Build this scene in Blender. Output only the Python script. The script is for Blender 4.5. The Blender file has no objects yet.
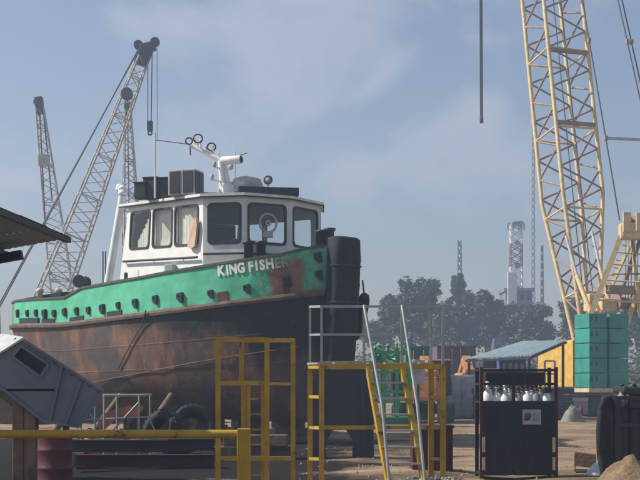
import bpy, bmesh, math, random
from mathutils import Vector, Matrix, Euler, noise
R = math.radians
sc = bpy.context.scene
rnd = random.Random(7)

# ------------------------------------------------------------------ camera
F, HOR, CAMZ = 1200.0, 387.0, 1.6          # focal length in photo pixels, horizon row, eye height
cam = bpy.data.cameras.new('camera'); co = bpy.data.objects.new('camera', cam)
sc.collection.objects.link(co); sc.camera = co
co.location = (0, 0, CAMZ); co.rotation_euler = (R(90), 0, 0)
cam.sensor_width = 36; cam.lens = 36 * F / 640
cam.shift_y = (HOR - 240) / 640
cam.clip_start = 0.1; cam.clip_end = 3000

# ------------------------------------------------------------------ sky, sun, exposure
SUN_EL, SUN_AZ = R(43), math.atan2(-1.0, 0.06)      # azimuth from +Y towards +X : sun stands left, a little beyond the tug
sdir = Vector((math.sin(SUN_AZ) * math.cos(SUN_EL), math.cos(SUN_AZ) * math.cos(SUN_EL), math.sin(SUN_EL)))
w = bpy.data.worlds.new('World'); sc.world = w; w.use_nodes = True
nt = w.node_tree; nt.nodes.clear()
def N(tree, t, **kw):
    n = tree.nodes.new(t)
    for k, v in kw.items(): setattr(n, k, v)
    return n
out = N(nt, 'ShaderNodeOutputWorld'); bg = N(nt, 'ShaderNodeBackground')
sky = N(nt, 'ShaderNodeTexSky', sky_type='NISHITA', sun_disc=False, sun_elevation=SUN_EL, sun_rotation=SUN_AZ,
        air_density=1.3, dust_density=1.2, ozone_density=2.5, altitude=0)
tc = N(nt, 'ShaderNodeTexCoord'); mp = N(nt, 'ShaderNodeMapping'); mp.inputs['Scale'].default_value = (1, 1, 1.5)
mp.inputs['Location'].default_value = (8.3646, 4.7635, 6.3907)
n1 = N(nt, 'ShaderNodeTexNoise'); n1.inputs['Scale'].default_value = 8.0; n1.inputs['Detail'].default_value = 9; n1.inputs['Roughness'].default_value = .55
n1.inputs['Distortion'].default_value = .35
cr = N(nt, 'ShaderNodeValToRGB'); cr.color_ramp.interpolation = 'EASE'
cr.color_ramp.elements[0].position = .44; cr.color_ramp.elements[0].color = (0, 0, 0, 1)
cr.color_ramp.elements[1].position = .70; cr.color_ramp.elements[1].color = (1, 1, 1, 1)
mul = N(nt, 'ShaderNodeMath', operation='MULTIPLY'); mul.inputs[1].default_value = .42
mx = N(nt, 'ShaderNodeMix', data_type='RGBA'); mx.inputs['B'].default_value = (7.0, 7.0, 7.3, 1)
L = nt.links.new
L(tc.outputs['Generated'], mp.inputs['Vector']); L(mp.outputs[0], n1.inputs['Vector']); L(n1.outputs['Fac'], cr.inputs[0])
L(cr.outputs[0], mul.inputs[0]); L(mul.outputs[0], mx.inputs['Factor']); tn = N(nt, 'ShaderNodeMix', data_type='RGBA', blend_type='MULTIPLY'); tn.inputs['Factor'].default_value = 1; tn.inputs['B'].default_value = (1.03, .975, 1.0, 1)
L(sky.outputs[0], tn.inputs['A']); L(tn.outputs['Result'], mx.inputs['A'])
L(mx.outputs['Result'], bg.inputs['Color']); bg.inputs['Strength'].default_value = .074
L(bg.outputs[0], out.inputs['Surface'])
sl = bpy.data.lights.new('sun', 'SUN'); sl.energy = 5.0; sl.angle = R(.7); sl.color = (1, .93, .82)
so = bpy.data.objects.new('sun', sl); sc.collection.objects.link(so)
so.rotation_euler = sdir.to_track_quat('Z', 'Y').to_euler(); so.location = (-40, 20, 60)
sc.view_settings.view_transform = 'Standard'; sc.view_settings.look = 'None'
sc.view_settings.exposure = 0.44; sc.view_settings.gamma = 1; sc.view_settings.use_curve_mapping = False
sc.render.engine = 'CYCLES'; sc.cycles.use_denoising = True
sc.cycles.max_bounces = 6; sc.cycles.volume_bounces = 0; sc.cycles.transparent_max_bounces = 12

# ------------------------------------------------------------------ helpers
def S(r, g, b):
    f = lambda c: (c / 255 / 12.92) if c <= 10 else ((c / 255 + .055) / 1.055) ** 2.4
    return (f(r), f(g), f(b), 1)
def W(px, py, Y): return Vector(((px - 320) / F * Y, Y, CAMZ + (HOR - py) / F * Y))     # a pixel at a known distance
def G(px, Y): return Vector(((px - 320) / F * Y, Y, 0))
def mat(name, col, rough=.6, metal=0.0, var=.25, scale=3.0, rust=0.0, rustcol=(.10, .035, .015, 1), rscale=2.5, bump=.15, bscale=30, spec=.4, streak=0.0):
    m = bpy.data.materials.new(name); m.use_nodes = True; t = m.node_tree; p = t.nodes['Principled BSDF']
    p.inputs['Roughness'].default_value = rough; p.inputs['Metallic'].default_value = metal; p.inputs['Specular IOR Level'].default_value = spec
    g = N(t, 'ShaderNodeNewGeometry'); lk = t.links.new
    na = N(t, 'ShaderNodeTexNoise'); na.inputs['Scale'].default_value = scale; na.inputs['Detail'].default_value = 6; lk(g.outputs['Position'], na.inputs['Vector'])
    ra = N(t, 'ShaderNodeMapRange'); ra.inputs['From Min'].default_value = .3; ra.inputs['From Max'].default_value = .7
    ra.inputs['To Min'].default_value = 1 - var; ra.inputs['To Max'].default_value = 1 + var * .6; lk(na.outputs['Fac'], ra.inputs['Value'])
    vm = N(t, 'ShaderNodeVectorMath', operation='SCALE'); vm.inputs[0].default_value = col[:3]; lk(ra.outputs[0], vm.inputs['Scale'])
    last = vm.outputs[0]
    if rust > 0:
        mpn = N(t, 'ShaderNodeMapping'); mpn.inputs['Scale'].default_value = (1, 1, .35 if streak else 1); lk(g.outputs['Position'], mpn.inputs['Vector'])
        nb = N(t, 'ShaderNodeTexNoise'); nb.inputs['Scale'].default_value = rscale; nb.inputs['Detail'].default_value = 10; nb.inputs['Roughness'].default_value = .68
        lk(mpn.outputs[0], nb.inputs['Vector'])
        rr = N(t, 'ShaderNodeMapRange'); rr.inputs['From Min'].default_value = .72 - rust * .4; rr.inputs['From Max'].default_value = .80 - rust * .4; lk(nb.outputs['Fac'], rr.inputs['Value'])
        mm = N(t, 'ShaderNodeMix', data_type='RGBA'); lk(rr.outputs[0], mm.inputs['Factor']); lk(last, mm.inputs['A']); mm.inputs['B'].default_value = rustcol
        last = mm.outputs['Result']
    lk(last, p.inputs['Base Color'])
    if bump:
        nc = N(t, 'ShaderNodeTexNoise'); nc.inputs['Scale'].default_value = bscale; nc.inputs['Detail'].default_value = 5; lk(g.outputs['Position'], nc.inputs['Vector'])
        bp = N(t, 'ShaderNodeBump'); bp.inputs['Strength'].default_value = bump; bp.inputs['Distance'].default_value = .02
        lk(nc.outputs['Fac'], bp.inputs['Height']); lk(bp.outputs[0], p.inputs['Normal'])
    return m
M = {
 'yellow': mat('yellow_paint', (.43, .275, .025, 1), .5, rust=.35, rscale=5, rustcol=(.16, .075, .02, 1)),
 'galv': mat('galvanised_tube', (.34, .37, .36, 1), .45, .3, var=.2),
 'crane': mat('cream_yellow_paint', (.68, .52, .27, 1), .55, rust=.3, rscale=3, rustcol=(.24, .13, .06, 1)),
 'crane_yel': mat('warm_yellow_paint', (.66, .40, .08, 1), .55, rust=.2, rscale=3),
 'lace': mat('lacing_steel', (.30, .21, .15, 1), .6, rust=.3),
 'farboom': mat('weathered_boom_paint', (.42, .40, .37, 1), .6, rust=.3, rscale=1.5),
 'darksteel': mat('dark_steel', (.035, .037, .045, 1), .55, .2, rust=.3),
 'black': mat('black_rubber', (.012, .013, .016, 1), .75, var=.4, scale=6, bump=.4, bscale=12),
 'rope': mat('wire_rope', (.05, .055, .075, 1), .6),
 'cwgreen': mat('teal_green_paint', (.025, .26, .20, 1), .55, rust=.30, rscale=2.2, var=.3, scale=1.0, rustcol=(.03, .14, .11, 1), streak=1),
 'green': mat('bright_green_paint', (.05, .34, .14, 1), .5, rust=.3),
 'dgreen': mat('dull_green_paint', (.035, .15, .09, 1), .6, rust=.25),
 'white': mat('white_paint', (.78, .78, .76, 1), .45, var=.08, rust=.19, rscale=3.5, rustcol=(.34, .21, .12, 1), bump=.06, streak=1),
 'white2': mat('off_white_paint', (.70, .71, .71, 1), .5, var=.15, bump=.05, rust=.14, rscale=3, rustcol=(.38, .27, .18, 1), streak=1),
 'cream': mat('cream_paint', (.62, .52, .36, 1), .6, rust=.2),
 'beige': mat('beige_curtain', (.80, .76, .64, 1), .9, var=.2),
 'grey': mat('grey_paint', (.20, .22, .24, 1), .6, rust=.15),
 'hopper': mat('grey_blue_steel_plate', (.12, .15, .185, 1), .6, var=.25, rust=.22, scale=1.5),
 'lgrey': mat('light_grey_paint', (.42, .43, .44, 1), .6, rust=.15),
 'navy': mat('dark_navy_paint', (.012, .017, .03, 1), .5, var=.3, rust=.14, rustcol=(.05, .03, .025, 1)),
 'maroon': mat('maroon_paint', (.075, .015, .028, 1), .55, rust=.3, rustcol=(.08, .03, .03, 1)),
 'purple': mat('faded_mauve_paint', (.13, .09, .12, 1), .7, rust=.3),
 'orange': mat('orange_paint', (.50, .22, .08, 1), .6, rust=.45),
 'blue': mat('blue_paint', (.05, .10, .28, 1), .55, rust=.15),
 'wood': mat('weathered_timber', (.17, .115, .075, 1), .85, var=.45, scale=5, bump=.5, bscale=18),
 'board': mat('pale_scaffold_board', (.44, .38, .28, 1), .8, var=.3),
 'roofblue': mat('pale_blue_roof_sheet', (.42, .52, .55, 1), .45, .1, rust=.2, rscale=1.2, rustcol=(.2, .2, .2, 1)),
 'awning': mat('weathered_grey_sheet', (.15, .20, .27, 1), .7, .0, rust=.0),
 'rust': mat('rusty_steel', (.11, .045, .025, 1), .85, var=.45, rust=.3, rustcol=(.05, .025, .02, 1)),
 'salmon': mat('salmon_primer', (.50, .16, .10, 1), .7, rust=.2),
 'red': mat('aviation_red', (.20, .12, .11, 1), .6),
 'concrete': mat('pale_concrete', (.38, .35, .30, 1), .9, bump=.4),
 'cloth': mat('faded_orange_cloth', (.60, .43, .32, 1), .9, var=.3),
 'int': mat('cabin_interior', (.11, .12, .14, 1), .8),
 'bark': mat('tree_bark', (.07, .05, .035, 1), .9, bump=.5),
 'rubble': mat('pale_rubble', (.40, .33, .25, 1), .95, var=.35, bump=.5),
 'tarp': mat('pale_tarpaulin', (.20, .20, .17, 1), .8, var=.3),
}
def leafmat(name, a, b):
    m = bpy.data.materials.new(name); m.use_nodes = True; t = m.node_tree; p = t.nodes['Principled BSDF']; lk = t.links.new
    oi = N(t, 'ShaderNodeNewGeometry'); rp = N(t, 'ShaderNodeMix', data_type='RGBA')
    lk(oi.outputs['Random Per Island'], rp.inputs['Factor']); rp.inputs['A'].default_value = a; rp.inputs['B'].default_value = b
    lk(rp.outputs['Result'], p.inputs['Base Color']); p.inputs['Roughness'].default_value = .7
    return m
LEAF = [leafmat('dark_leaves', (.024, .046, .010, 1), (.065, .105, .026, 1)), leafmat('mid_leaves', (.032, .058, .014, 1), (.085, .125, .034, 1)), leafmat('olive_leaves', (.04, .052, .018, 1), (.095, .105, .036, 1))]
def glassmat():
    m = bpy.data.materials.new('cabin_glass'); m.use_nodes = True; t = m.node_tree; t.nodes.clear(); lk = t.links.new
    o = N(t, 'ShaderNodeOutputMaterial'); a = N(t, 'ShaderNodeBsdfTransparent'); a.inputs[0].default_value = (.88, .91, .92, 1)
    g = N(t, 'ShaderNodeBsdfGlossy'); g.inputs['Roughness'].default_value = .06; lw = N(t, 'ShaderNodeLayerWeight'); lw.inputs[0].default_value = .5; fr = N(t, 'ShaderNodeMath', operation='POWER'); fr.inputs[1].default_value = 4; lk(lw.outputs['Facing'], fr.inputs[0])
    ad = N(t, 'ShaderNodeMath', operation='MULTIPLY_ADD'); ad.inputs[1].default_value = .9; ad.inputs[2].default_value = .06
    mxs = N(t, 'ShaderNodeMixShader'); lk(fr.outputs[0], ad.inputs[0]); lk(ad.outputs[0], mxs.inputs[0]); lk(a.outputs[0], mxs.inputs[1]); lk(g.outputs[0], mxs.inputs[2]); lk(mxs.outputs[0], o.inputs[0])
    return m
M['glass'] = glassmat()

def link(name, me, parent=None, loc=None, m=None):
    o = bpy.data.objects.new(name, me); sc.collection.objects.link(o)
    if parent: o.parent = parent
    if loc is not None: o.location = loc
    if m: me.materials.clear(); me.materials.append(m)
    return o
def tag(o, label=None, cat=None, group=None, kind=None):
    for k, v in (('label', label), ('category', cat), ('group', group), ('kind', kind)):
        if v: o[k] = v
    return o
def thing(name, label, cat, loc=(0, 0, 0), rotz=0, group=None):
    o = bpy.data.objects.new(name, None); sc.collection.objects.link(o); o.empty_display_size = .3
    o.location = loc; o.rotation_euler = (0, 0, rotz); o.rotation_mode = 'XYZ'
    return tag(o, label, cat, group)
def inv(t):                                   # world -> local of a top-level thing
    return (Matrix.Translation(t.location) @ t.rotation_euler.to_matrix().to_4x4()).inverted()
def off(p): return p.location if p is not None and p.parent else Vector((0, 0, 0))
_cyl, _cube = {}, {}
def unit_cyl(m, n=8, smooth=True):
    k = (m.name, n)
    if k not in _cyl:
        bm = bmesh.new(); bmesh.ops.create_cone(bm, cap_ends=True, segments=n, radius1=1, radius2=1, depth=1)
        for f in bm.faces: f.smooth = len(f.verts) == 4 and n > 5
        me = bpy.data.meshes.new('tube'); bm.to_mesh(me); bm.free(); me.materials.append(m); _cyl[k] = me
    return _cyl[k]
def unit_cube(m):
    if m.name not in _cube:
        bm = bmesh.new(); bmesh.ops.create_cube(bm, size=1); me = bpy.data.meshes.new('bar'); bm.to_mesh(me); bm.free(); me.materials.append(m); _cube[m.name] = me
    return _cube[m.name]
def bar(name, parent, p, q, r, m, n=8, sq=False, label=None):     # a tube between two local points
    p, q = Vector(p), Vector(q); d = q - p
    o = link(name, unit_cube(m) if sq else unit_cyl(m, n), parent)
    s = (2 * r, 2 * r, d.length) if sq else (r, r, d.length)
    o.location = (p + q) / 2; o.rotation_mode = 'QUATERNION'
    if sq and abs(d.normalized().z) < .999:
        z = d.normalized(); x = Vector((0, 0, 1)).cross(z).normalized(); y = z.cross(x)
        o.rotation_quaternion = Matrix((x, y, z)).transposed().to_quaternion()
    else: o.rotation_quaternion = d.to_track_quat('Z', 'Y')
    o.scale = s
    if label: o['label'] = label
    return o
def tubemesh(name, parent, segs, r, m, n=6, kind=None):           # several tubes as one mesh (tiny pieces)
    bm = bmesh.new()
    for p, q in segs:
        p, q = Vector(p), Vector(q); d = q - p
        Mx = Matrix.Translation((p + q) / 2) @ d.to_track_quat('Z', 'Y').to_matrix().to_4x4()
        bmesh.ops.create_cone(bm, cap_ends=True, segments=n, radius1=r, radius2=r, depth=d.length, matrix=Mx)
    me = bpy.data.meshes.new(name); bm.to_mesh(me); bm.free()
    o = link(name, me, parent, None, m)
    if kind: o['kind'] = kind
    return o
def box(name, parent, m, c, size, rot=(0, 0, 0), bev=.012, label=None):
    bm = bmesh.new(); bmesh.ops.create_cube(bm, size=1)
    bmesh.ops.scale(bm, vec=size, verts=bm.verts)
    if bev: bmesh.ops.bevel(bm, geom=bm.edges[:], offset=min(bev, min(size) * .3), segments=2, affect='EDGES', profile=.6)
    me = bpy.data.meshes.new(name); bm.to_mesh(me); bm.free()
    o = link(name, me, parent, c, m); o.rotation_euler = rot
    if label: o['label'] = label
    return o
def lathe(name, parent, m, prof, n=20, loc=(0, 0, 0), rot=(0, 0, 0), closed=False):
    bm = bmesh.new(); rings = []
    for r, z in prof:
        rings.append([bm.verts.new((r * math.cos(2 * math.pi * i / n), r * math.sin(2 * math.pi * i / n), z)) for i in range(n)])
    pr = list(zip(rings, rings[1:])) + ([(rings[-1], rings[0])] if closed else [])
    for a, b in pr:
        for i in range(n): bm.faces.new((a[i], a[(i + 1) % n], b[(i + 1) % n], b[i])).smooth = True
    if not closed:
        bm.faces.new(rings[0][::-1]); bm.faces.new(rings[-1])
    bmesh.ops.recalc_face_normals(bm, faces=bm.faces)
    me = bpy.data.meshes.new(name); bm.to_mesh(me); bm.free()
    o = link(name, me, parent, loc, m); o.rotation_euler = rot; return o
def torus(name, parent, m, R0, r, loc, rot=(0, 0, 0), n=24, k=8, zs=1.0):
    return lathe(name, parent, m, [(R0 + r * math.cos(2 * math.pi * j / k), zs * r * math.sin(2 * math.pi * j / k)) for j in range(k)], n, loc, rot, True)
def prism(name, parent, m, pts, ext, holes=(), bev=0.0):           # polygon of 3d points (with holes) extruded by a vector
    bm = bmesh.new(); ed = []
    for lp in [pts] + list(holes):
        vs = [bm.verts.new(p) for p in lp]
        ed += [bm.edges.new((vs[i], vs[(i + 1) % len(vs)])) for i in range(len(vs))]
    r = bmesh.ops.triangle_fill(bm, use_beauty=True, use_dissolve=False, edges=ed)
    fs = bm.faces[:]
    e = bmesh.ops.extrude_face_region(bm, geom=fs)
    bmesh.ops.translate(bm, vec=Vector(ext), verts=[v for v in e['geom'] if isinstance(v, bmesh.types.BMVert)])
    bmesh.ops.recalc_face_normals(bm, faces=bm.faces)
    me = bpy.data.meshes.new(name); bm.to_mesh(me); bm.free()
    return link(name, me, parent, None, m)
def mesh(name, parent, m, vs, fs, smooth=False):
    me = bpy.data.meshes.new(name); me.from_pydata([tuple(v) for v in vs], [], fs); me.update()
    if smooth:
        for f in me.polygons: f.use_smooth = True
    return link(name, me, parent, None, m)

# ------------------------------------------------------------------ ground
gm = bpy.data.materials.new('sandy_ground'); gm.use_nodes = True; t = gm.node_tree; p = t.nodes['Principled BSDF']; lk = t.links.new
p.inputs['Roughness'].default_value = .95; p.inputs['Specular IOR Level'].default_value = .15
g = N(t, 'ShaderNodeNewGeometry')
na = N(t, 'ShaderNodeTexNoise'); na.inputs['Scale'].default_value = .35; na.inputs['Detail'].default_value = 8; na.inputs['Roughness'].default_value = .6; lk(g.outputs['Position'], na.inputs['Vector'])
ra = N(t, 'ShaderNodeValToRGB'); e = ra.color_ramp.elements
e[0].position = .30; e[0].color = (.20, .135, .085, 1); e[1].position = .62; e[1].color = (.46, .33, .21, 1)
lk(na.outputs['Fac'], ra.inputs[0])
nb = N(t, 'ShaderNodeTexNoise'); nb.inputs['Scale'].default_value = 14; nb.inputs['Detail'].default_value = 8; nb.inputs['Roughness'].default_value = .7; lk(g.outputs['Position'], nb.inputs['Vector'])
mr = N(t, 'ShaderNodeMapRange'); mr.inputs['From Min'].default_value = .3; mr.inputs['From Max'].default_value = .7; mr.inputs['To Min'].default_value = .65; mr.inputs['To Max'].default_value = 1.2; lk(nb.outputs['Fac'], mr.inputs['Value'])
vm = N(t, 'ShaderNodeVectorMath', operation='SCALE'); lk(ra.outputs[0], vm.inputs[0]); lk(mr.outputs[0], vm.inputs['Scale']); sg_ = N(t, 'ShaderNodeSeparateXYZ'); lk(g.outputs['Position'], sg_.inputs[0])
def mm_(op, a, b):
    x = N(t, 'ShaderNodeMath', operation=op)
    for i, v in enumerate((a, b)):
        if isinstance(v, (int, float)): x.inputs[i].default_value = v
        elif v is not None: lk(v, x.inputs[i])
    return x.outputs[0]
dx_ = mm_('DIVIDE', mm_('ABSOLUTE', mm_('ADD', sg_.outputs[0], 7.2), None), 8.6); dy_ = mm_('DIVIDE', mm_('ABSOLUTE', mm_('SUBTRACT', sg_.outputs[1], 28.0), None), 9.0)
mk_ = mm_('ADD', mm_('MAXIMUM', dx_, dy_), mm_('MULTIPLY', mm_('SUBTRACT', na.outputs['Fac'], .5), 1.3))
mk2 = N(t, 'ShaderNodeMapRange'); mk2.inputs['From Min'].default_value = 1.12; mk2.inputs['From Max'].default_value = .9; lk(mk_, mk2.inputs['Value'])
slip_shade = N(t, 'ShaderNodeMix', data_type='RGBA'); lk(mk2.outputs[0], slip_shade.inputs['Factor']); lk(vm.outputs[0], slip_shade.inputs['A']); slip_shade.inputs['B'].default_value = (.020, .016, .015, 1)     # shade under and before the tug, painted into the sand colour
lk(slip_shade.outputs['Result'], p.inputs['Base Color'])
mpr = N(t, 'ShaderNodeMapping'); mpr.inputs['Scale'].default_value = (.10, .9, 1); mpr.inputs['Rotation'].default_value = (0, 0, .25); lk(g.outputs['Position'], mpr.inputs['Vector'])
nr = N(t, 'ShaderNodeTexNoise'); nr.inputs['Scale'].default_value = 2.2; nr.inputs['Detail'].default_value = 5; lk(mpr.outputs[0], nr.inputs['Vector'])
rt = N(t, 'ShaderNodeMapRange'); rt.inputs['From Min'].default_value = .35; rt.inputs['From Max'].default_value = .65; rt.inputs['To Min'].default_value = .7; rt.inputs['To Max'].default_value = 1.12; lk(nr.outputs['Fac'], rt.inputs['Value'])
lk(mm_('MULTIPLY', mr.outputs[0], rt.outputs[0]), vm.inputs['Scale'])
bp = N(t, 'ShaderNodeBump'); bp.inputs['Strength'].default_value = .8; bp.inputs['Distance'].default_value = .08; lk(mm_('ADD', nb.outputs['Fac'], mm_('MULTIPLY', nr.outputs['Fac'], 1.5)), bp.inputs['Height']); lk(bp.outputs[0], p.inputs['Normal'])
def gz(x, y):
    f = max(0, min(1, (90 - y) / 40)) * max(0, min(1, (y - 5) / 8))
    return f * (.10 * (noise.fractal(Vector((x * .35, y * .35, 3.1)), 1, 2, 5) ) )
xs = [-190 + 20 * i for i in range(8)] + [-40 + i * .5 for i in range(161)] + [50 + 20 * i for i in range(8)]
ys = [-40, -20, -5, 3] + [8 + i * .4 for i in range(175)] + [80, 90, 100, 120, 150, 180, 220, 260, 300, 340]
vs = [(x, y, gz(x, y)) for y in ys for x in xs]; nx = len(xs)
fs = [(j * nx + i, j * nx + i + 1, (j + 1) * nx + i + 1, (j + 1) * nx + i) for j in range(len(ys) - 1) for i in range(nx - 1)]
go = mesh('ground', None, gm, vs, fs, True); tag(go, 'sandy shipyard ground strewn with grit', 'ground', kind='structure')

# ------------------------------------------------------------------ the tug
AL = R(50); BOW = Vector((.5, 33, 0))
tug = thing('tugboat', 'green white and rusty black tugboat hauled out on blocks with its bow to the right', 'tugboat', BOW, -AL)
ca, sa = math.cos(AL), math.sin(AL)
def wl(x, y, z): return Vector((BOW.x + ca * x + sa * y, BOW.y - sa * x + ca * y, z))     # tug local -> world
def proj(P): return (320 + P.x / P.y * F, HOR - (P.z - CAMZ) / P.y * F)
LEN = 15.4
def hb(s):                                       # half breadth at the rail, s metres aft of the stem
    s = max(0.0, s)
    b = 3.05 * (1 - (1 - min(s, 6.5) / 6.5) ** 2.1) ** (1 / 1.75)
    if s > 11.2: b *= 1 - .26 * ((s - 11.2) / 4.2) ** 2.4
    return b
def s_at(px):                                    # station of the starboard rail seen in a photo column
    lo, hi = .02, LEN + 6
    for _ in range(50):
        mid = (lo + hi) / 2
        if proj(wl(-mid, -hb(min(mid, LEN)), 4))[0] > px: lo = mid
        else: hi = mid
    return (lo + hi) / 2
def curve_from_px(pp):
    out = []
    for px, py in pp:
        s = s_at(px); P = wl(-s, -hb(min(s, LEN)), 0)
        out.append((s, CAMZ + (HOR - py) / F * P.y))
    out.sort(); return out
def interp(c, s):
    if s <= c[0][0]: return c[0][1]
    for (a, va), (b, vb) in zip(c, c[1:]):
        if s <= b: return va + (vb - va) * (s - a) / (b - a)
    return c[-1][1]
RAIL = curve_from_px([(322, 293), (280, 298), (240, 302.5), (190, 309), (140, 315.5), (100, 320.5), (60, 325.5), (15, 326)])
TOP = curve_from_px([(322, 246.5), (280, 255), (230, 262.5), (190, 268.5), (140, 277.5), (90, 286.3), (82, 287.7), (64, 297.5), (15, 301)])
zr = lambda s: interp(RAIL, s)
zt = lambda s: interp(TOP, s)
print('tug stations', [(px, round(s_at(px), 2)) for px in (320, 280, 200, 100, 77, 15)], 'rail', [(round(a, 1), round(b, 2)) for a, b in RAIL], 'top', [(round(a, 1), round(b, 2)) for a, b in TOP])
KEEL = .62
def hull_pt(s, tt, side):
    s0 = .45 * (1 - tt) ** 1.3                   # raked stem
    se = s0 + s * (LEN - s0) / LEN
    mid = [(0, .06), (.10, .55), (.22, .84), (.4, .95), (.7, .99), (1, 1)]
    fm = interp(mid, tt); fb = .40 + .60 * tt ** .5
    k = max(0, min(1, (6.5 - s) / 6.5)); ks = max(0, min(1, (s - 10.5) / 4.9))
    f = fm * (1 - k) + fb * k
    f = f * (1 - ks) + (.3 + .7 * tt ** .45) * ks
    z = KEEL + .55 * ks * (1 - tt) + (zr(s) - KEEL) * tt
    return Vector((-se, side * hb(s) * f, z))
SS = [0, .03, .1, .2, .35, .55, .8, 1.1, 1.5, 2, 2.6, 3.2, 4, 4.8, 5.6, 6.5, 7.4, 8.3, 9.2, 10, 10.8, 11.6, 12.3, 13, 13.6, 14.3, 15.0, LEN]
TT = [0, .05, .1, .16, .22, .31, .4, .5, .6, .7, .8, .9, 1]
vs, fs, uv = [], [], []
for side in (-1, 1):
    base = len(vs)
    for s in SS:
        for tt in TT: vs.append(hull_pt(s, tt, side)); uv.append((s, tt))
    n = len(TT)
    for i in range(len(SS) - 1):
        for j in range(n - 1):
            q = (base + i * n + j, base + (i + 1) * n + j, base + (i + 1) * n + j + 1, base + i * n + j + 1)
            fs.append(q[::-1] if side < 0 else q)
    if side < 0: last = base + (len(SS) - 1) * n
n = len(TT); l2 = (2 * len(SS) - 1) * n
for j in range(n - 1): fs.append((last + j, l2 + j, l2 + j + 1, last + j + 1))            # transom
fs.append(tuple(base_i * n for base_i in range(len(SS))) + tuple((len(SS) + i) * n for i in reversed(range(len(SS)))))
hm = bpy.data.materials.new('hull_black_paint_over_rust'); hm.use_nodes = True; t = hm.node_tree; p = t.nodes['Principled BSDF']; lk = t.links.new
uvn = N(t, 'ShaderNodeUVMap'); uvn.uv_map = 'hull'; sx = N(t, 'ShaderNodeSeparateXYZ'); lk(uvn.outputs[0], sx.inputs[0]); geo = N(t, 'ShaderNodeNewGeometry')
def nz(scale, det=8, ro=.6, st=(1, 1, 1)):
    mpn = N(t, 'ShaderNodeMapping'); mpn.inputs['Scale'].default_value = st; lk(geo.outputs['Position'], mpn.inputs['Vector'])
    a = N(t, 'ShaderNodeTexNoise'); a.inputs['Scale'].default_value = scale; a.inputs['Detail'].default_value = det; a.inputs['Roughness'].default_value = ro; lk(mpn.outputs[0], a.inputs['Vector']); return a.outputs['Fac']
def mth(op, a, b=None, c=None):
    x = N(t, 'ShaderNodeMath', operation=op)
    for i, v in enumerate((a, b, c)):
        if v is None: continue
        if isinstance(v, (int, float)): x.inputs[i].default_value = v
        else: lk(v, x.inputs[i])
    return x.outputs[0]
def rng(v, a, b, c=0, d=1):
    x = N(t, 'ShaderNodeMapRange'); x.inputs['From Min'].default_value = a; x.inputs['From Max'].default_value = b; x.inputs['To Min'].default_value = c; x.inputs['To Max'].default_value = d; lk(v, x.inputs['Value']); return x.outputs[0]
def mixc(f, a, b):
    x = N(t, 'ShaderNodeMix', data_type='RGBA'); lk(f, x.inputs['Factor'])
    for k, v in (('A', a), ('B', b)):
        if isinstance(v, tuple): x.inputs[k].default_value = v
        else: lk(v, x.inputs[k])
    return x.outputs['Result']
# black topside paint survives forward and under the rail, rust shows lower down and aft
edge = mth('ADD', mth('MULTIPLY', sx.outputs[0], .062), mth('MULTIPLY', mth('SUBTRACT', 1, sx.outputs[1]), .95))
edge = mth('ADD', edge, mth('MULTIPLY', mth('SUBTRACT', nz(.9, 9, .65, (1, 1, .5)), .5), .75))
worn = rng(edge, .36, .54)
rustc = mixc(rng(nz(1.6, 10, .7, (1, 1, .25)), .38, .62), (.08, .043, .033, 1), (.21, .108, .068, 1))
rustc = mixc(rng(nz(5, 8, .7, (1, 1, .12)), .52, .68), rustc, (.21, .135, .09, 1))
rustc = mixc(rng(nz(.55, 6), .46, .60), rustc, (.07, .058, .055, 1))
blk = mixc(rng(nz(3.0, 9, .7), .56, .72), (.010, .013, .020, 1), (.05, .035, .03, 1))
lk(mixc(worn, blk, rustc), p.inputs['Base Color']); p.inputs['Roughness'].default_value = .62; p.inputs['Specular IOR Level'].default_value = .3
def plates(wd, ht, mort):
    br = N(t, 'ShaderNodeTexBrick'); br.inputs['Scale'].default_value = 1; br.inputs['Brick Width'].default_value = wd; br.inputs['Row Height'].default_value = ht; br.inputs['Mortar Size'].default_value = mort
    br.inputs['Mortar Smooth'].default_value = .6; lk(uvn.outputs[0], br.inputs['Vector']); return br.outputs['Fac']
hh = mth('ADD', nz(2.2, 7, .6), mth('MULTIPLY', plates(2.4, .24, .010), .22))
bp = N(t, 'ShaderNodeBump'); bp.inputs['Strength'].default_value = .6; bp.inputs['Distance'].default_value = .05; lk(hh, bp.inputs['Height']); lk(bp.outputs[0], p.inputs['Normal'])
def add_uv(me, uvs, name):
    l = me.uv_layers.new(name=name)
    for lp in me.loops: l.data[lp.index].uv = uvs[lp.vertex_index]
hull = mesh('hull', tug, hm, vs, fs, True); add_uv(hull.data, uv, 'hull'); hull['label'] = 'black hull with worn rusty plating'
# bulwark
def bul_pt(s, h, side):                          # h 0 at the rail .. 1 at the cap
    fl = .10 * max(0, 1 - s / 5) * h - .02 * h
    y = hb(s) + (fl + .0) * (1 if s > .05 else hb(.05) / 1)
    return Vector((-s + .14 * h * max(0, 1 - s / 3), side * max(0, y if s > .02 else hb(s)), zr(s) + (zt(s) - zr(s)) * h))
BS = sorted(set(SS + [3.6, 4.4, 5.2, 6, 7, 7.9, 8.7, 9.6] + [s_at(82), s_at(64), s_at(73)]))
BS = [s for s in BS if s <= LEN]
vs, fs, uv = [], [], []; HH = [0, .2, .4, .6, .8, 1]; n = len(HH)
for side in (-1, 1):
    base = len(vs)
    for s in BS:
        for h in HH: vs.append(bul_pt(s, h, side)); uv.append((s, h))
    for i in range(len(BS) - 1):
        for j in range(n - 1):
            q = (base + i * n + j, base + (i + 1) * n + j, base + (i + 1) * n + j + 1, base + i * n + j + 1)
            fs.append(q[::-1] if side < 0 else q)
a = (len(BS) - 1) * n; b = (2 * len(BS) - 1) * n
for j in range(n - 1): fs.append((a + j, b + j, b + j + 1, a + j + 1))
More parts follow.
